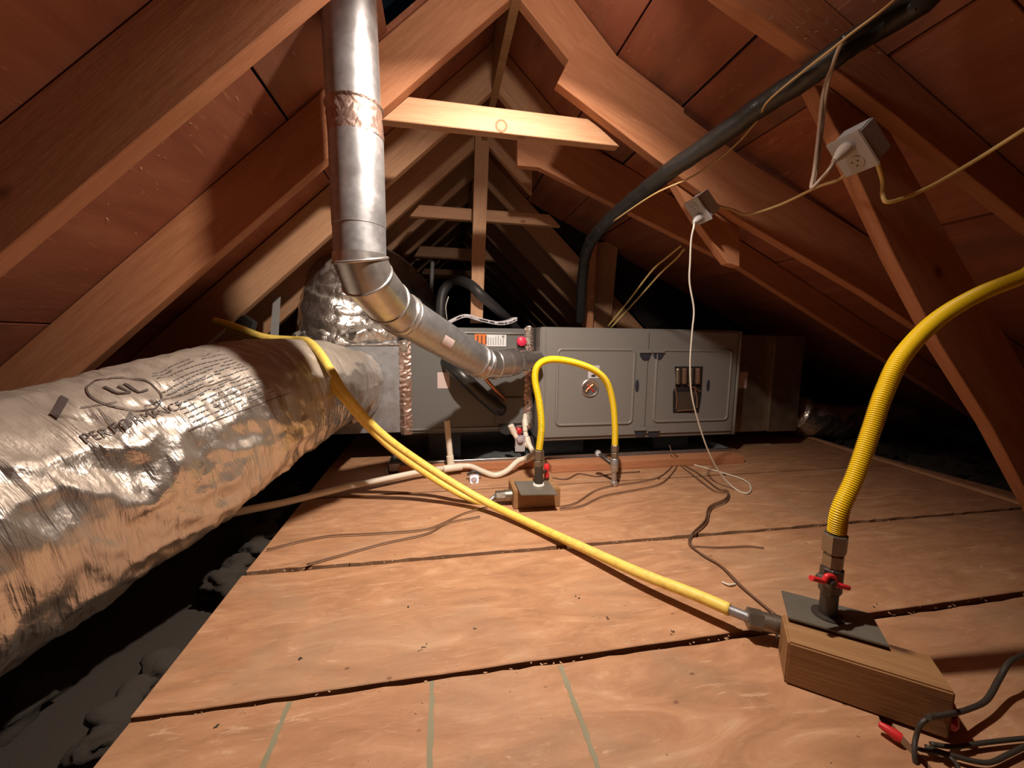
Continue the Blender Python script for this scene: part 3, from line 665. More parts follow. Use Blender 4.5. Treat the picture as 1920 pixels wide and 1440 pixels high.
# ------------------------------------------------------------------ flexible foil ducts
def duct(name, label, ctrl, seg, step, amp, mat, cat='duct'):
    path = [Vector(c[:3]) for c in ctrl]; sp4 = []
    full = spline([Vector((c[0], c[1], c[2])) for c in ctrl], 16)
    rr = spline([Vector((c[3], 0, 0)) for c in ctrl], 16)
    L = [0]
    for a, b in zip(full, full[1:]): L.append(L[-1]+(b-a).length)
    def rad(l):
        for i in range(len(L)-1):
            if L[i+1] >= l: t_ = (l-L[i])/max(1e-6, L[i+1]-L[i]); return rr[i].x*(1-t_)+rr[i+1].x*t_
        return rr[-1].x
    q_ = resample(full, step)
    e = empty(name, q_[0], label, cat)
    V, Fc, U = tubemesh(q_, rad, seg, True, amp, True)
    frommesh('foil_jacket', V, Fc, mat, e, True, U)
    return e, q_, rad
def ridged(v, s): return 1-abs(noise.noise(v*s))*2
def amp_big(L, a, p, u):
    w_ = Vector((L*7, a*1.1, 3)); d = .008*noise.noise(w_)
    cr1 = max(0, noise.noise(Vector((L*1.7, a*.8, 9)))+.15)             # zones of strong creasing
    d += .026*(cr1+.1)*ridged(Vector((L*8+a*1.4, a*2.6-L*3, 1.)), 1.)*.5
    d += .0060*ridged(Vector((L*26+a, a*3.0+L*4, 5)), 1.)*(.25+cr1)
    d += .0009*sin(L*2*pi/.052+a*.2)                                    # wire coil showing through
    d += .0018*noise.noise(Vector((L*70, a*10, 2)))*(.5+cr1)
    return d
BD = [(-1.05,.25,.23,.235),(-.90,.7,.235,.232),(-.76,1.02,.295,.23),(-.61,1.32,.385,.218),(-.478,1.58,.428,.182),(-.425,1.78,.425,.148),(-.41,1.93,.42,.14)]
bd, bq, brad = duct('flexible_duct', 'large foil wrapped flexible duct with printed text, lying along the left side', BD, 180, .006, amp_big, M_FOIL)
# lettering wrapped on the jacket
BL = [0]
for a, b in zip(bq, bq[1:]): BL.append(BL[-1]+(b-a).length)
BF = frames(bq)
def onduct(l, ang, h=.004):
    j = min(range(len(BL)), key=lambda k: abs(BL[k]-l)); t_, A, B = BF[j]; p = bq[j]+t_*(l-BL[j]); n_ = A*cos(ang)+B*sin(ang)
    r = brad(l)+amp_big(l, ang % (2*pi), None, 0)+h; return p+n_*r
def ductpos(x, y):                   # which place on the duct is seen at a pixel
    best = None
    for l10 in range(10, int(BL[-1]*100)):
        for a10 in range(0, 120):
            l, a = l10/100, a10*pi/60; j = int(l/BL[-1]*(len(bq)-1)); _, A, B = BF[j]; n_ = A*cos(a)+B*sin(a); p = bq[j]+n_*brad(l)
            v = p-Vector((0, 0, H)); z = v.dot(fwd)
            if z < .05 or n_.dot(v) > 0: continue
            e = (960+FPX*v.dot(rt)/z-x)**2+(720-FPX*v.dot(up)/z-y)**2
            if best is None or e < best[0]: best = (e, l, a)
    return best[1], best[2]
def ductname(name, me, l0, a0, sx=1., flip=1):
    R0 = brad(l0)
    for v in me.vertices:
        x, y = v.co.x, v.co.y; v.co = onduct(l0+x*sx, a0+flip*y/R0, .0035)
    me.update(); return link(name, me, M_INKD, bd)
M_INKD = flat('faded_duct_ink', (.10, .08, .075), .5)
# direction test: text runs away from the camera along the duct, tops toward the crest
def dtext(s, size, x, y):
    l, a = ductpos(x, y); me = textmesh(s, size)
    bm = bmesh.new(); bm.from_mesh(me); bmesh.ops.triangulate(bm, faces=bm.faces); bmesh.ops.subdivide_edges(bm, edges=[e for e in bm.edges if e.calc_length() > size*.2], cuts=2); bm.to_mesh(me); bm.free()
    up_ = onduct(l, (a+.1)); dn = onduct(l, (a-.1)); flip = 1 if up_.z > dn.z else -1
    return ductname('printed_text', me, l, a, 1., flip)
def dlines(x0, y0, x1, y1, w=.0016):
    l0, a0 = ductpos(x0, y0); l1, a1 = ductpos(x1, y1); n = 24
    V = []; Fc = []
    for i in range(n+1):
        t_ = i/n; l = l0+(l1-l0)*t_; a = a0+(a1-a0)*t_
        V += [onduct(l, a-w/.2/2, .0035), onduct(l, a+w/.2/2, .0035)]
    for i in range(n): Fc.append((2*i, 2*i+1, 2*i+3, 2*i+2))
    frommesh('printed_line', V, Fc, M_INKD, bd)
dtext('PERFORMANCE', .028, 160, 838); dtext('UL', .060, 214, 752)
for (xa, ya, xb2, yb2, w2) in ((118, 758, 100, 792, .016), (98, 795, 152, 790, .0016), (236, 782, 222, 818, .010), (150, 778, 215, 770, .0016),
                               (145, 782, 165, 800, .005), (158, 779, 182, 806, .004), (172, 777, 200, 808, .005), (188, 776, 214, 806, .004), (202, 774, 226, 800, .005), (148, 796, 175, 814, .004), (200, 760, 262, 800, .003)):
    dlines(xa, ya, xb2, yb2, w2)
l0, a0 = ductpos(236, 738); V = []; Fc = []; n = 40
for i in range(n+1):
    a = 2*pi*i/n
    for r in (.058, .061): V.append(onduct(l0+r*cos(a), a0+r*sin(a)/.22, .0036))
for i in range(n): Fc.append((2*i, 2*i+1, 2*i+3, 2*i+2))
frommesh('printed_circle', V, Fc, M_INKD, bd)
dlines(270, 765, 425, 715); dlines(345, 815, 540, 735); dlines(270, 765, 262, 785)
for k in range(15):                                   # the fine print is too small to read: rows of short dashes
    t_ = k/14; xa, ya = 282+t_*70, 762-58+t_*100; xb_, yb_ = 415+t_*95, 700-40+t_*70
    la, aa = ductpos(xa, ya); lb, ab = ductpos(xb_, yb_); V = []; Fc = []; s_ = 0.
    while s_ < .96:
        e_ = min(1, s_+random.uniform(.03, .09)); 
        if random.random() < .9:
            b_ = len(V)
            for u in (s_, e_): 
                l = la+(lb-la)*u; a = aa+(ab-aa)*u; V += [onduct(l, a-.006, .0035), onduct(l, a+.006, .0035)]
            Fc.append((b_, b_+1, b_+3, b_+2))
        s_ = e_+.012
    frommesh('printed_row', V, Fc, M_INKG, bd)['kind'] = 'stuff'
# collar ring with tape where it meets the plenum
lathe('taped_collar', P(640, 735, 1.86), Vector((.05, 1, 0)), [(0, .155), (.03, .165), (.07, .168)], M_FOIL2, bd, 40)
def amp2(L, a, p, u):
    k = 1.6 if u < .3 else .7
    return k*(.012*noise.noise(p*5)+.012*ridged(Vector((p.x*6, p.y*6, p.z*13)), 1.)*.5+.0035*noise.noise(p*26)+.001*noise.noise(p*60))
A_ = lambda x, y, Y, r: (*P(x, y, Y), r)
duct('flexible_duct', 'crumpled foil duct rising from the plenum and bending behind the flue pipe',
     [A_(652, 668, 2.16, .245), A_(652, 635, 2.16, .235), A_(650, 585, 2.17, .215), A_(668, 540, 2.22, .20), A_(712, 535, 2.42, .20), A_(760, 575, 2.66, .20), A_(790, 640, 2.8, .2)], 120, .008, amp2, M_FOIL2)
duct('flexible_duct', 'small crumpled foil duct lying in the dark beyond the right edge of the floor',
     [A_(1488, 775, 2.1, .11), A_(1520, 785, 2.1, .10), A_(1600, 792, 2.15, .10), A_(1690, 792, 2.2, .12), A_(1780, 820, 2.2, .10), A_(1880, 860, 2.25, .09)], 70, .010, lambda L, a, p, u: 1.1*amp2(L, a, p, .1), M_FOIL2)
# crumpled foil skirt on the plenum top
def amp3(L, a, p, u): return .03*ridged(p*9, 1.)*.5+.02*noise.noise(p*14)+.01*noise.noise(p*40)
q_ = spline([P(560, 640, 2.02), P(620, 634, 1.98), P(690, 628, 1.97), P(745, 628, 2.0)], 20); V, Fc, U = tubemesh(q_, .045, 40, True, amp3, True)
o = frommesh('foil_skirt', V, Fc, M_FOIL2, pl, True, U)
o = frommesh('foil_skirt', *tubemesh(spline([P(585, 655, 1.9), P(625, 690, 1.88), P(648, 740, 1.87)], 20), .03, 40, True, amp3)[:2], M_FOIL2, pl, True)
o = frommesh('duct_mastic', *tubemesh(spline([P(655, 715, 1.90), P(672, 738, 1.90), P(665, 752, 1.9)], 10), .017, 16, True, lambda L, a, p, u: .008*noise.noise(p*40))[:2], M_TAPE, pl, True)

# ------------------------------------------------------------------ yellow gas hoses
def csst(name, label, pts, r, parent_parts=None):
    e = empty(name, pts[0], label, 'hose')
    pitch = .0042
    tube('corrugated_tube', pts, lambda L: r+.0013*cos(2*pi*L/pitch), M_YEL, e, 20, n=20, step=pitch/5)
    return e
vb = Vector((.746, .574, .093))
nb = csst('corrugated_gas_hose', 'thick yellow corrugated gas hose curving up to the right edge',
          [P(1569, 998, .574), P(1576, 955, .574), P(1604, 892, .574), P(1634, 805, .58), P(1658, 735, .585), P(1692, 667, .59), P(1756, 600, .60), P(1835, 552, .61), P(1925, 515, .62), Vector((1.30, .63, .81)), Vector((1.65, .68, .80)), Vector((2.0, .85, .62))], .0140)
vs_ = F(1010, 905, .083)
sa = csst('corrugated_gas_hose', 'yellow corrugated gas hose arching in front of the left furnace door',
          [P(1011, 842, 1.37), P(1015, 800, 1.37), P(1011, 755, 1.38), P(1003, 710, 1.40), P(1009, 685, 1.41), P(1032, 674, 1.42), P(1070, 678, 1.44), P(1112, 693, 1.47), P(1137, 716, 1.49), P(1149, 755, 1.50), P(1153, 800, 1.50), P(1153, 834, 1.50)], .0125)
h1 = tube('smooth_gas_hose', [P(400, 601, 1.60), P(440, 612, 1.60), P(495, 632, 1.62), P(548, 637, 1.59), P(577, 640, 1.48), P(600, 662, 1.40), P(624, 700, 1.35), P(652, 743, 1.34), P(715, 812, 1.38), P(800, 874, 1.40), P(900, 935, 1.34), F(1000, 984, .022), F(1100, 1030, .03), F(1200, 1075, .04), F(1300, 1114, .048), F(1368, 1143, .048)], .0135, M_YEL2, seg=16, n=10)
tag(h1, 'long smooth yellow hose crossing the floor to the large wood block', 'hose')
h2 = tube('smooth_gas_hose', [P(425, 616, 1.63), P(470, 632, 1.65), P(520, 648, 1.63), P(560, 646, 1.56), P(583, 652, 1.46), P(603, 686, 1.41), P(624, 722, 1.385), P(648, 752, 1.38), P(690, 800, 1.42), P(745, 850, 1.46), P(810, 895, 1.47), P(860, 925, 1.43), P(895, 940, 1.41), P(920, 944, 1.405)], .0125, M_YEL2, seg=16, n=10)
tag(h2, 'shorter smooth yellow hose ending at the small wood block', 'hose')
hexp = lambda name, a, b, r, mat, par, six=6: lathe(name, a, Vector(b)-Vector(a), [(0, r*.93), (.002, r), ((Vector(b)-Vector(a)).length-.002, r), ((Vector(b)-Vector(a)).length, r*.93)], mat, par, six, False)
def gasbox(name, label, corner, u, w_, L, W, Hh, platec, pu, pw, tilt=0.):
    e = empty(name, corner, label, 'wood block')
    c0 = Vector(corner); u = Vector(u).normalized(); w_ = Vector(w_).normalized()
    R = Matrix((u, w_, Vector((0, 0, 1)))).transposed().to_4x4(); R.translation = c0
    bm = bmesh.new(); bm_box(bm, 0, L, 0, W, 0, Hh, .003); frombm('wood_block', bm, W_OLD, e, mw=R)
    R2 = R.copy(); R2.translation = Vector(platec)
    R2 = R2 @ Matrix.Rotation(tilt, 4, 'Y')
    bm = bmesh.new(); bm_box(bm, -pu/2, pu/2, -pw/2, pw/2, 0, .004, .001); frombm('steel_plate', bm, M_PLATE, e, mw=R2)
    return e, R
u_ = Vector((.163, -.130, 0)).normalized(); w1 = Vector((-u_.y, u_.x, 0))
gb, R = gasbox('gas_outlet_block', 'large wood block with steel plate and red handled gas valve in the lower right', (.616, .538, .0005), u_, w1, .215, .085, .082, (.746, .572, .0885), .147, .094)
def valve(parent, base, topy, r, red_dir, handle_z, low=True, flip=1):
    b = Vector(base)
    lathe('pipe_nipple', b, (0, 0, 1), [(0, r*.95), (.055, r*.95)], M_IRON, parent, 20)
    lathe('valve_body', b+Vector((0, 0, .045)), (0, 0, 1), [(0, r*1.05), (.006, r*1.2), (.045, r*1.2), (.05, r*1.1)], M_IRON, parent, 8, False)
    return b
# near valve
b0 = Vector((.742, .574, .0925)); top = P(1567, 1000, .574)
axv = (top-b0); Lv = axv.length
lathe('flange_ring', b0-Vector((0, 0, 0)), (0, 0, 1), [(0, .026), (.003, .026), (.004, .018)], M_IRON, gb, 24)
lathe('pipe_nipple', b0, axv, [(0, .0145), (Lv*.30, .0145)], M_IRON, gb, 20)
lathe('valve_body', b0+axv*.28, axv, [(0, .016), (.004, .0185), (Lv*.30, .0185), (Lv*.32, .016)], M_IRON, gb, 8, False)
hexp('hex_nut', b0+axv*.60, b0+axv*.76, .0175, M_PIPE, gb)
hexp('hex_nut', b0+axv*.78, b0+axv*.995, .0205, M_PIPE, gb)
lathe('ferrule', b0+axv*.55, axv, [(0, .014), (Lv*.25, .014)], M_PIPE, gb, 20)
hc = P(1556, 1093, .552); hd = (P(1597, 1105, .55)-P(1515, 1083, .55)).normalized()
lathe('valve_stem', hc+Vector((0, .022, 0)), (0, -1, 0), [(0, .008), (.028, .008), (.03, .006)], M_IRON, gb, 16)
bm = bmesh.new(); bmesh.ops.create_uvsphere(bm, u_segments=8, v_segments=6, radius=.001); bm.free()
def handle(c, d, L, par, r=.0042):
    tube('red_handle', [c-d*L, c-d*L*.55, c-d*L*.32, c-d*L*.2+Vector((0, 0, .011)), c+Vector((0, 0, .014)), c+d*L*.2+Vector((0, 0, .011)), c+d*L*.32, c+d*L*.55, c+d*L], r, M_RED, par, 10, n=6)
    lathe('handle_nut', c+Vector((0, .004, 0)), (0, -1, 0), [(0, .009), (.008, .009), (.009, .007)], M_PIPE, par, 6, False)
handle(hc, hd, .046, gb, .0048)
# left end fittings of the near block
fa, fb = F(1372, 1146, .046), F(1400, 1158, .044); fc, fe = F(1400, 1158, .044), F(1453, 1170, .042)
tube('threaded_end', [F(1352, 1137, .048), F(1404, 1158, .045)], lambda L: .0105+.0008*cos(2*pi*L/.003), M_GALV, gb, 16, n=2, step=.0005)
hexp('hex_nut', fc, fc.lerp(fe, .55), .021, M_PIPE, gb); lathe('coupling', fc.lerp(fe, .5), fe-fc, [(0, .0185), ((fe-fc).length*.7, .0185)], M_PIPE, gb, 20)
lathe('end_screw', (.650, .590, .045), (-.5, .2, 0), [(0, .004), (.003, .004)], M_IRON, gb)
# small block
sb_, R = gasbox('gas_outlet_block', 'small wood block with tilted steel plate under the arching hose', (.262, 1.338, -.0015), (1, -.02, 0), (.02, 1, 0), .178, .125, .072, (.345, 1.345, .0715), .136, .135, .04)
b0 = F(1010, 908, .078); top = P(1011, 843, 1.37); axv = top-b0; Lv = axv.length
lathe('sealant_ring', b0-Vector((0, 0, .002)), (0, 0, 1), [(0, .022), (.006, .020), (.007, .016)], M_FLANGE, sb_, 24)
lathe('pipe_nipple', b0, axv, [(0, .0165), (Lv*.55, .0165)], M_IRON, sb_, 20)
hexp('hex_nut', b0+axv*.52, b0+axv*.70, .0185, M_PIPE, sb_); hexp('hex_nut', b0+axv*.72, b0+axv*.99, .0195, M_PIPE, sb_)
c = P(1025, 882, 1.42); lathe('red_handle', c-Vector((0, 0, .028)), (0, 0, 1), [(0, .009), (.01, .011), (.02, .008), (.03, .011), (.045, .012), (.055, .006)], M_RED, sb_, 12)
tube('valve_stem', [b0+axv*.3, c], .007, M_IRON, sb_, 8, n=2)
fa, fe = F(934, 944, .035), F(966, 944, .035); fa = Vector((fa.x, 1.385, .034)); fe = Vector((.265, 1.385, .034))
hexp('hex_nut', fa, fa.lerp(fe, .6), .020, M_PIPE, sb_); lathe('coupling', fa.lerp(fe, .55), fe-fa, [(0, .022), ((fe-fa).length*.48, .022)], M_PIPE, sb_, 20)
tube('threaded_end', [P(915, 944, 1.405), fa], lambda L: .009+.0008*cos(2*pi*L/.003), M_GALV, sb_, 14, n=2, step=.0005)
# drip leg
dl = empty('drip_leg', P(1151, 912, 1.49), 'galvanised pipe drip leg with hose fitting standing before the furnace doors', 'pipe fitting')
a, b = P(1151, 911, 1.50), P(1153, 834, 1.50); ax_ = b-a; Lz = ax_.length
lathe('end_cap', a, ax_, [(0, .012), (.004, .015), (.02, .0155), (.022, .012)], M_GALV, dl, 16)
lathe('nipple', a, ax_, [(0, .0105), (Lz*.6, .0105)], M_GALV, dl, 16)
lathe('tee', a+ax_*.36, ax_, [(0, .014), (.004, .0165), (Lz*.30, .0165), (Lz*.32, .014)], M_GALV, dl, 16)
hexp('hex_nut', a+ax_*.70, a+ax_*.82, .0155, M_PIPE, dl); hexp('hex_nut', a+ax_*.84, a+ax_*1.0, .0165, M_PIPE, dl)
tube('side_nipple', [a+ax_*.5, P(1122, 850, 1.58)], .010, M_IRON, dl, 12, n=2)
lathe('side_cap', P(1122, 850, 1.58), P(1118, 848, 1.5)-P(1122, 850, 1.58), [(0, .014), (.012, .015), (.016, .013), (.012, .010)], M_GALV, dl, 16)

# ------------------------------------------------------------------ condensate drain
cd = empty('condensate_drain', P(845, 880, 1.75), 'white plastic drain pipe with tee, open riser and trap before the coil cabinet', 'pipe')
TZ = P(846, 876, 1.74)
tube('drain_run', [P(410, 967, 1.26), P(530, 943, 1.42), P(650, 913, 1.56), P(780, 886, 1.69), TZ], .0125, M_PVC, cd, 16, straight=True)
lathe('coupling', P(795, 884, 1.70), P(815, 880, 1.72)-P(795, 884, 1.70), [(0, .0155), (.045, .0155)], M_PVC, cd, 20)
lathe('tee', TZ-Vector((.035, .02, 0)), (1, .25, 0), [(0, .0165), (.085, .0165)], M_PVC, cd, 20)
lathe('tee_socket', TZ, P(843, 850, 1.74)-TZ, [(0, .0165), (.055, .0165), (.056, .013)], M_PVC, cd, 20)
rv = P(838, 789, 1.74); V_ = rv-TZ; lathe('riser', TZ, V_, [(0, .0135), (V_.length, .0135), (V_.length-.0, .0105), (V_.length-.02, .010)], M_PVC, cd, 20)
tube('trap_bend', [TZ, F(880, 874, .03), F(905, 884, .02), F(928, 891, .0145), F(950, 883, .025), P(972, 864, 1.72), P(994, 858, 1.73)], .0125, M_PVC, cd, 16)
lathe('elbow_socket', P(984, 862, 1.725), P(1002, 853, 1.74)-P(984, 862, 1.725), [(0, .017), (.04, .0175)], M_PVC, cd, 20)
tube('drain_rise', [P(1001, 856, 1.74), P(998, 845, 1.76), P(988, 825, 1.80), P(984, 800, 1.86), P(985, 778, 1.92)], .0125, M_PVC, cd, 16)
lathe('coupling', P(992, 838, 1.785), P(986, 815, 1.82)-P(992, 838, 1.785), [(0, .0165), (.05, .0165)], M_PVC, cd, 20)
lathe('coupling', P(985, 800, 1.86), P(984, 785, 1.88)-P(985, 800, 1.86), [(0, .016), (.035, .016)], M_PVC, cd, 20)
tube('vent_stub', [P(985, 835, 1.79), P(972, 825, 1.79), P(960, 805, 1.80)], .012, M_PVC, cd, 16)
lathe('vent_cap', P(964, 812, 1.80), P(955, 792, 1.80)-P(964, 812, 1.80), [(0, .0155), (.042, .0155), (.046, .012)], M_PVC, cd, 20)
sw = empty('float_switch', P(974, 835, 1.77), 'milky plastic float switch on the drain below the red cap', 'switch')
prism('switch_body', [P(967, 820, 1.775), P(986, 818, 1.775), P(984, 844, 1.775), P(967, 845, 1.775)], (0, .035, 0), M_CLEAR, sw, .004)
lathe('switch_dome', P(975, 824, 1.774), (0, -1, .1), [(0, .017), (.012, .014), (.018, .0)], M_CLEAR, sw, 16)
tube('switch_wire', [P(972, 815, 1.76), P(985, 808, 1.77), P(991, 812, 1.78)], .0015, M_DKCORD, sw, 6)
o = prism('switch_clip', [P(966, 836, 1.77), P(985, 836, 1.77), P(984, 847, 1.77), P(966, 847, 1.77)], (0, .004, 0), M_WHITE, sw, .001)
s2 = empty('float_switch', F(889, 916, 0), 'milky plastic float switch clipped on the wood strip left of the small block', 'switch')
a = P(887, 903, 1.655)
prism('switch_body', [P(880, 892, 1.64), P(899, 891, 1.64), P(897, 917, 1.60), P(882, 917, 1.60)], (0, .03, 0), M_CLEAR, s2, .004)
lathe('switch_dome', P(889, 900, 1.63), (0, -1, .1), [(0, .014), (.012, .012), (.016, .0)], M_CLEAR, s2, 16)
tube('switch_arm', [P(876, 890, 1.66), P(889, 884, 1.66), P(902, 890, 1.66)], .006, M_DKCORD, s2, 8)
# pvc pipe print
d = (P(610, 923, 1.51)-P(580, 930, 1.475)); it = []
V = []; Fc = []
for k in range(7):
    p = P(582+k*4.2, 930-k*1.02, 1.4); u0 = (582+k*4.2-530)/(650-530)
    c = P(530, 943, 1.42).lerp(P(650, 913, 1.56), u0)+Vector((-.004, -.0105, .0062)); b_ = len(V); dd = d.normalized()*.0045; hh = Vector((0, -.002, .006))
    V += [c-hh, c+dd-hh, c+dd+hh, c+hh]; Fc.append((b_, b_+1, b_+2, b_+3))
frommesh('printed_mark', V, Fc, M_INK, cd)
o = tube('drain_hook', [P(724, 880, 1.72), P(727, 890, 1.70), P(729, 897, 1.69)], .003, M_GALVN, cd, 8)

# ------------------------------------------------------------------ outlet boxes and cables
def outlet(name, label, f1, f2, back, Yf, wid, plug_at, mat=M_BOXP):
    """f1,f2: pixel ends of the front plate edge nearest the camera at depth Yf; back: pixel of the back corner"""
    A0, B0, C0 = P(*f1, Yf), P(*f2, Yf), P(*back, Yf)
    b = (B0-A0); bl = b.length; b.normalize(); din = (C0-A0); din -= b*din.dot(b); dl_ = din.length; din.normalize(); yv = Vector((0, 1, 0))
    e = empty(name, A0, label, 'outlet')
    R = Matrix((yv, b, din)).transposed().to_4x4(); R.translation = A0
    bm = bmesh.new(); bm_box(bm, .004, wid-.004, .004, bl-.004, .003, dl_, .003); frombm('junction_box', bm, mat, e, mw=R)
    bm = bmesh.new(); bm_box(bm, -.001, wid+.001, -.002, bl+.002, -.0045, .001, .0018); frombm('cover_plate', bm, M_WHITE, e, mw=R)
    for t_ in (.27, .73):
        o = lathe('socket', R @ Vector((wid/2, bl*t_, -.004)), R.to_3x3() @ Vector((0, 0, -1)), [(0, .0165), (.002, .0165), (.0025, .015)], M_WHITE, e, 20)
        for dx, dy in ((-.006, -.004), (.006, -.004), (0, .007)):
            lathe('slot', R @ Vector((wid/2+dx, bl*t_+dy, -.0064)), R.to_3x3() @ Vector((0, 0, -1)), [(0, .0022), (.0004, .0022)], M_INK, o, 8)
    # knockouts on the side facing the camera
    for t_ in (.3, .7): lathe('knockout', R @ Vector((.0042, bl*t_, dl_*.5)), R.to_3x3() @ Vector((-1, 0, 0)), [(-.001, .006), (.0003, .006)], mat, e, 16)
    c = R @ Vector((wid/2, bl*plug_at, -.0065)); nn = R.to_3x3() @ Vector((0, 0, -1))
    return e, R, bl, dl_, c, nn
o1, R, bl, dd_, pc, pn = outlet('outlet_box', 'larger grey outlet box near the upper right with a plug and empty socket', (1612, 242), (1651, 305), (1640, 211), .74, .072, .27)
lathe('plug', pc, pn, [(0, .014), (.008, .0155), (.02, .013), (.034, .008), (.042, .0065)], M_CORDW, o1, 14)
o2, R2_, bl2, dd2, pc2, pn2 = outlet('outlet_box', 'smaller grey outlet box lower on the roof, feeding the hanging white cord', (1309, 368), (1336, 409), (1328, 350), 1.19, .072, .73)
lathe('plug', pc2, pn2, [(0, .013), (.008, .014), (.02, .011), (.032, .006)], M_WHITE, o2, 14)
o = tube('plug_cord', [pc+pn*.042, P(1555, 318, .76), P(1540, 335, .78), P(1522, 352, .80), P(1527, 320, .82), P(1533, 270, .84), P(1545, 170, .80), P(1560, 125, .765), P(1578, 82, .735), P(1600, 62, .72), P(1660, 28, .69), P(1700, 0, .68), P(1750, -40, .64)], .0042, M_CORDT, seg=10)
tag(o, 'flat pale cord hanging from the black pipe down to the larger outlet box', 'cord')
o = tube('hanging_cable', [P(1575, 100, .75), P(1561, 130, .77), P(1549, 180, .80), P(1542, 240, .835), P(1535, 300, .84), P(1526, 345, .83)], .0034, M_CORDT, seg=8); tag(o, 'second pale cable beside the cord hanging from the black pipe', 'cable')
ropt = [pc2+pn2*.03, P(1301, 424, 1.19), P(1296, 450, 1.20), P(1294, 490, 1.22), P(1293, 530, 1.24), P(1301, 580, 1.26), P(1298, 620, 1.28), P(1294, 680, 1.31), P(1297, 740, 1.34), P(1312, 800, 1.37), P(1330, 850, 1.39), P(1352, 890, 1.40), F(1378, 916, .004), F(1400, 925, .004), F(1408, 915, .004), F(1395, 900, .004), F(1350, 885, .004), F(1290, 868, .004), F(1270, 860, .004)]
o = tube('power_cord', ropt, .0031, M_CORDW, seg=8, n=10); tag(o, 'white power cord hanging from the smaller outlet box to the floor', 'cord')
o = tube('house_cable', [R @ Vector((.03, bl-.002, dd_*.7)), P(1655, 340, .78), P(1656, 370, .77), P(1672, 378, .76), P(1740, 352, .74), P(1830, 300, .70), P(1925, 240, .64), P(2010, 190, .60), Vector((1.55, .62, .99))], .0045, M_ROMEX, seg=10)
tag(o, 'yellow cable leaving the larger outlet box toward the right edge', 'cable')
o = tube('house_cable', [P(1600, 318, .80), P(1570, 338, .86), P(1530, 352, .93), P(1460, 385, 1.05), P(1400, 402, 1.16), P(1370, 392, 1.22), R2_ @ Vector((.04, .03, dd2*.6))], .0040, M_TAN, seg=10)
tag(o, 'tan cable sagging between the two outlet boxes', 'cable')
for k, (a, b, c, d, e) in enumerate((((1278, 460), (1250, 483), (1222, 508), (1178, 565), (1140, 612)), ((1284, 466), (1268, 485), (1238, 513), (1196, 560), (1146, 614)))):
    o = tube('yellow_cable', [P(*a, 1.75), P(*b, 1.82), P(*c, 1.9), P(*d, 2.05), P(*e, 2.2)], .0048, M_ROMEX, seg=8)
    tag(o, ['upper', 'lower'][k]+' one of two thin yellow cables slanting down behind the furnace top', 'cable', 'yellow cables behind the furnace')
# long insulated pipe under the right roof
bp = empty('insulated_pipe', P(1340, 250, 1.0), 'long black insulated pipe running diagonally under the right roof', 'pipe')
bpts = [Vector((1.60, .40, .98)), Vector((1.28, .45, 1.15)), P(1800, -52, .61), P(1730, 0, .67), P(1640, 55, .73), P(1570, 100, .765), P(1500, 152, .83), P(1440, 190, .90), P(1340, 262, 1.03), P(1250, 325, 1.18), P(1180, 380, 1.40), P(1130, 425, 1.60), P(1102, 465, 1.80), P(1092, 520, 2.0), P(1088, 600, 2.2)]
tube('insulation_sleeve', bpts, lambda L: .0265+.004*max(0, min(1, (.5-L)/.3)), M_BLK, bp, 24, n=14, disp=lambda L, a, p, u: .0025*noise.noise(p*22)+.0012*noise.noise(p*70), step=.006)
tube('upper_line', [P(1790, -60, .60), P(1745, -30, .645), P(1700, 5, .68), P(1640, 38, .70), P(1578, 78, .735)], .011, M_BLK, bp, 12)
o = tube('thin_cable', [P(1725, -40, .64), P(1660, 15, .66), P(1600, 60, .70), P(1565, 88, .73), P(1505, 135, .80), P(1440, 190, .87), P(1420, 225, .93), P(1370, 280, 1.02), P(1300, 330, 1.12), P(1225, 365, 1.22), P(1150, 415, 1.45)], .0028, M_TAN, seg=8)
tag(o, 'thin brown cable following the black pipe and leaving it near the middle', 'cable')
# small black refrigerant hose and flue vent behind the coil cabinet
o = tube('black_hose', [P(826, 640, 2.2), P(826, 580, 2.2), P(832, 545, 2.22), P(852, 526, 2.25), P(880, 533, 2.05), P(905, 556, 2.00), P(945, 592, 2.15), P(975, 625, 2.3)], .027, M_RUB, seg=14); tag(o, 'black insulated hose looping over the coil cabinet in front of the king post', 'pipe')
o = tube('vent_stub', [P(808, 560, 2.8), P(811, 490, 2.8)], .014, M_STRAP, seg=10); tag(o, 'short pale stub pipe standing in the dark beside the black hose', 'pipe')
o = tube('grey_wire', [P(838, 600, 2.2), P(836, 575, 2.18), P(841, 556, 2.18)], .003, M_CORDW, seg=6); tag(o, 'short pale wire beside the curved black hose', 'wire')
# papers on top
pp = empty('manual', P(905, 605, 1.97), 'white curled paper manual lying on the coil cabinet', 'manual')
prof = [(840, 603), (872, 590), (900, 597), (935, 604), (955, 602), (970, 596)]
for k, dz in enumerate((0, .014, .028)):
    top = [P(x, y-1+dz*120, 1.955) for x, y in prof]; tp = spline(top, 6); V = []; Fc = []
    for p in tp: V += [p, p+Vector((0, .2, .012)), p+Vector((0, .2, .0025)), p+Vector((0, 0, -.0085))]
    for i in range(len(tp)-1):
        for j in range(4): j2 = (j+1) % 4; Fc.append((4*i+j, 4*i+j2, 4*i+4+j2, 4*i+4+j))
    Fc += [(0, 3, 2, 1), tuple(4*(len(tp)-1)+j for j in range(4))]
    frommesh('sheet', V, Fc, M_PAPER, pp, True)
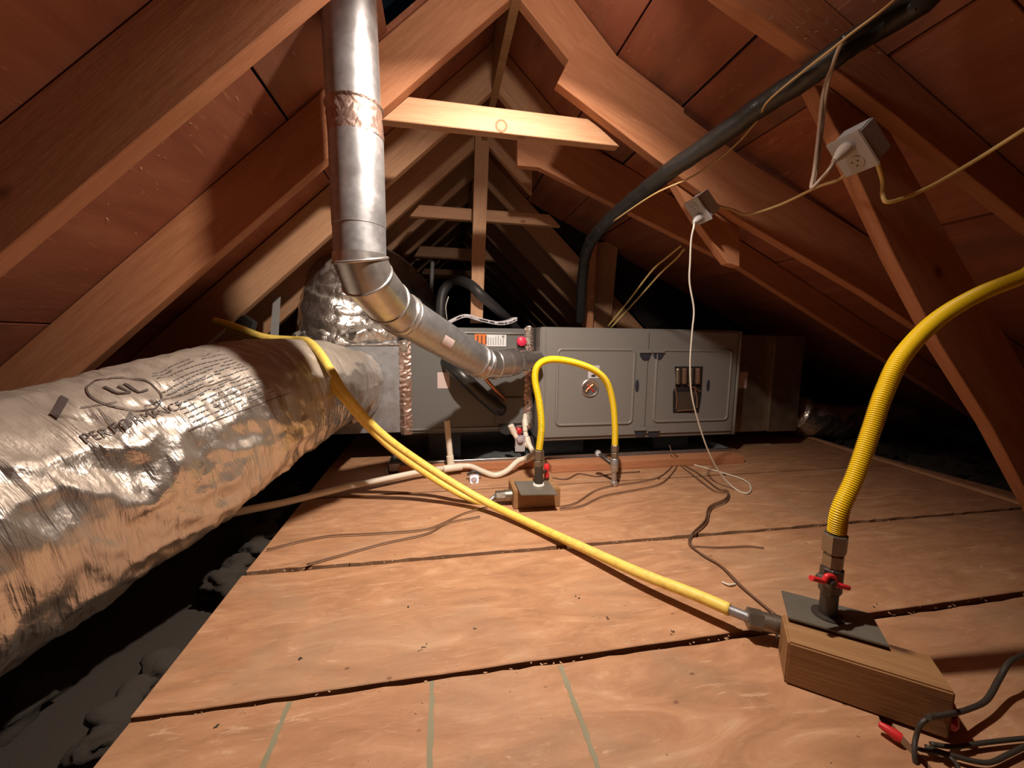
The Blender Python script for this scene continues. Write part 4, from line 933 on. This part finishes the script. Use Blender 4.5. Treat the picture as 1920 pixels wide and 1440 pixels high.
# strap and box by the left eave
o = prism('hanger_strap', [P(505, 650, 1.9), P(521, 650, 1.9), P(526, 556, 1.9), P(512, 560, 1.9)], (0, .002, 0), M_STRAP); tag(o, 'grey hanger strap behind the large foil duct', 'strap')
jb = prism('junction_box', [P(430, 612, 1.62), P(466, 627, 1.62), P(474, 604, 1.62), P(454, 590, 1.62)], (0, .045, 0), M_RUB, bev=.003); tag(jb, 'small dark box at the left eave above the large duct', 'box')
# thin wires on the floor
def fwire(name, pts, label, r=.0022, mat=M_BROWN, z=.003, cat='wire'):
    o = tube(name, [F(x, y, z+r) if len(p) == 2 else P(x, y, p[2]) for p in pts for x, y in [p[:2]]], r, mat, seg=6, n=8); tag(o, label, cat)
fwire('thin_wire', [(500, 1030), (560, 1015), (620, 1004), (700, 1000), (790, 993), (825, 983), (870, 962), (915, 950)], 'upper thin dark wire on the left floor board')
fwire('thin_wire', [(575, 1058), (640, 1040), (720, 1018), (800, 1000), (840, 980), (900, 968)], 'lower thin dark wire crossing the left floor board')
fwire('thin_wire', [(1050, 950), (1080, 942), (1115, 920), (1150, 910), (1200, 903), (1238, 893), (1262, 872), (1272, 858)], 'upper thin brown wire from the small block toward the furnace')
fwire('thin_wire', [(1050, 954), (1090, 948), (1130, 930), (1180, 920), (1235, 908), (1262, 885), (1275, 862)], 'lower thin brown wire from the small block toward the furnace')
fwire('thin_wire', [(1030, 895), (1062, 898), (1085, 888), (1120, 893), (1150, 888), (1200, 884)], 'short wire on the floor beside the wood strip', .0025)
fwire('twisted_wire', [(1275, 868), (1310, 888), (1345, 915), (1364, 920), (1360, 935), (1330, 950), (1322, 975), (1298, 1000), (1292, 1018), (1310, 1035), (1350, 1060), (1385, 1095), (1420, 1125), (1452, 1152)], 'brown twisted wire snaking from the furnace to the large wood block', .0028)
fwire('twisted_wire', [(1275, 872), (1305, 895), (1340, 920), (1366, 924), (1362, 940), (1334, 953), (1325, 980), (1300, 1003), (1296, 1020), (1316, 1040), (1356, 1064), (1392, 1100), (1426, 1130), (1458, 1155)], 'brown wire paired with the twisted wire to the large wood block', .0022)
fwire('thin_wire', [(1300, 1024), (1350, 1026), (1400, 1024), (1432, 1027)], 'loose thin wire end lying across the middle floor board', .0018)
fwire('thin_wire', [(1255, 835, 1.72), (1262, 850, 1.7), (1280, 862), (1282, 872)], 'short wires dropping from under the furnace', .0025)
# cords and wire nuts at the lower right
fwire('dark_cord', [(1740, 1345, .395), (1775, 1340, .41), (1815, 1330, .42), (1850, 1312, .43), (1875, 1270, .45), (1895, 1240, .46), (1935, 1222, .48), (2000, 1200, .5), (2250, 1230, .5)], 'dark cord curving up from the end of the large wood block', .0042, M_DKCORD, cat='cord')
fwire('dark_cord', [(1745, 1395), (1790, 1400), (1850, 1392), (1925, 1384), (2000, 1380)], 'upper dark cord on the floor in the lower right corner', .0035, M_DKCORD, cat='cord')
fwire('dark_cord', [(1735, 1400), (1790, 1418), (1850, 1430), (1890, 1415), (1930, 1395)], 'lower looped dark cord in the lower right corner', .0035, M_DKCORD, cat='cord')
fwire('dark_cord', [(1710, 1395), (1725, 1405), (1770, 1415), (1795, 1435), (1800, 1470)], 'short dark cord at the cut floor corner', .003, M_DKCORD, cat='cord')
fwire('dark_cord', [(1792, 1335, .40), (1735, 1350, .40), (1718, 1380, .40), (1715, 1420, .39), (1725, 1475, .38)], 'dark cord dropping off the end of the large wood block', .0035, M_DKCORD, cat='cord')
def nut(x, y, z, ax, label):
    o = lathe('wire_nut', F(x, y, z), ax, [(0, .0075), (.006, .0085), (.02, .006), (.026, .0045), (.027, .0)], M_RED, None, 10); tag(o, label, 'wire connector', 'red wire nuts')
nut(1782, 1333, .03, (.4, .4, .3), 'red wire nut sticking out beside the end of the large block, upper one')
nut(1782, 1362, .022, (.5, .2, .1), 'red wire nut just below the upper one at the end of the large block')
nut(1690, 1385, .012, (-.3, .5, .1), 'red wire nut lying under the front edge of the large block')

# ------------------------------------------------------------------ loose insulation and debris
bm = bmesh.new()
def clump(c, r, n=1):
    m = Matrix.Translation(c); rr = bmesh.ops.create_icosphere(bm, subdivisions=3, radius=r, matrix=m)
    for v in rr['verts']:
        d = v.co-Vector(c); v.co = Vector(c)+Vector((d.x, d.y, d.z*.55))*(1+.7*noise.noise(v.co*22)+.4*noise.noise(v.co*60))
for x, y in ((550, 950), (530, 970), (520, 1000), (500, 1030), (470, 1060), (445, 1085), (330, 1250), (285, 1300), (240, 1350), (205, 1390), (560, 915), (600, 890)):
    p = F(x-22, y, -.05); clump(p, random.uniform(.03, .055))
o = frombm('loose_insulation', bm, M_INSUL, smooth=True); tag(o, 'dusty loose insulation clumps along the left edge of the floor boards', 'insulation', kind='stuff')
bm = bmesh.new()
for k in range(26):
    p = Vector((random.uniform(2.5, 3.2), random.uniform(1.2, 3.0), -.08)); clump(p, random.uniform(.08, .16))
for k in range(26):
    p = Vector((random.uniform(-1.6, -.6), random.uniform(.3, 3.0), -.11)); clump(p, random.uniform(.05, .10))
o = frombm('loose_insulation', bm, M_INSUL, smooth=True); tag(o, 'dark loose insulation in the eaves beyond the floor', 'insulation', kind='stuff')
bm = bmesh.new()
def chip(x, y, z, s):
    a = random.uniform(0, pi); u = Vector((cos(a), sin(a), 0))*s; w_ = Vector((-sin(a), cos(a), 0))*s*random.uniform(.15, .6); hz = Vector((0, 0, s*.25)); c = Vector((x, y, z))
    v0 = [bm.verts.new(c+q) for q in (-u-w_, u-w_*.6, u*.8+w_, -u*.7+w_)]; v1 = [bm.verts.new(v.co+hz) for v in v0]
    bm.faces.new(v0[::-1]); bm.faces.new(v1)
    for i in range(4): bm.faces.new((v0[i], v0[(i+1) % 4], v1[(i+1) % 4], v1[i]))
for k in range(150): chip(random.uniform(-.48, 2.2), random.uniform(.4, 1.6), .0006, random.uniform(.0008, .003))
for k in range(120):
    j = random.random(); x = random.uniform(-.48, 1.6)
    y = (.652 if j < .5 else 1.053-.01*x)+random.gauss(0, .004); chip(x, y, .0002, random.uniform(.001, .004))
o = frombm('wood_debris', bm, M_CHIP); tag(o, 'pale wood chips and splinters scattered on the floor boards and along their joints', 'debris', kind='stuff')
bm = bmesh.new()
for x, y in ((787, 1217), (797, 1210), (1085, 1118), (893, 1182), (565, 1233), (404, 1363), (1140, 1157), (1258, 1187), (760, 1135), (1640, 1135)): 
    for k in range(3): p = F(x+random.uniform(-6, 6), y+random.uniform(-4, 4), .0006); chip(p.x, p.y, .0006, random.uniform(.0015, .0035))
o = frombm('dark_debris', bm, M_DKCORD); tag(o, 'small dark crumbs scattered on the middle floor boards', 'debris', kind='stuff')
o = tube('cable_offcut', [F(1354, 1091, .004), F(1366, 1096, .006), F(1379, 1095, .004)], .0024, M_CORDW, seg=8); tag(o, 'short curved white offcut on the floor near the twisted wire', 'offcut')
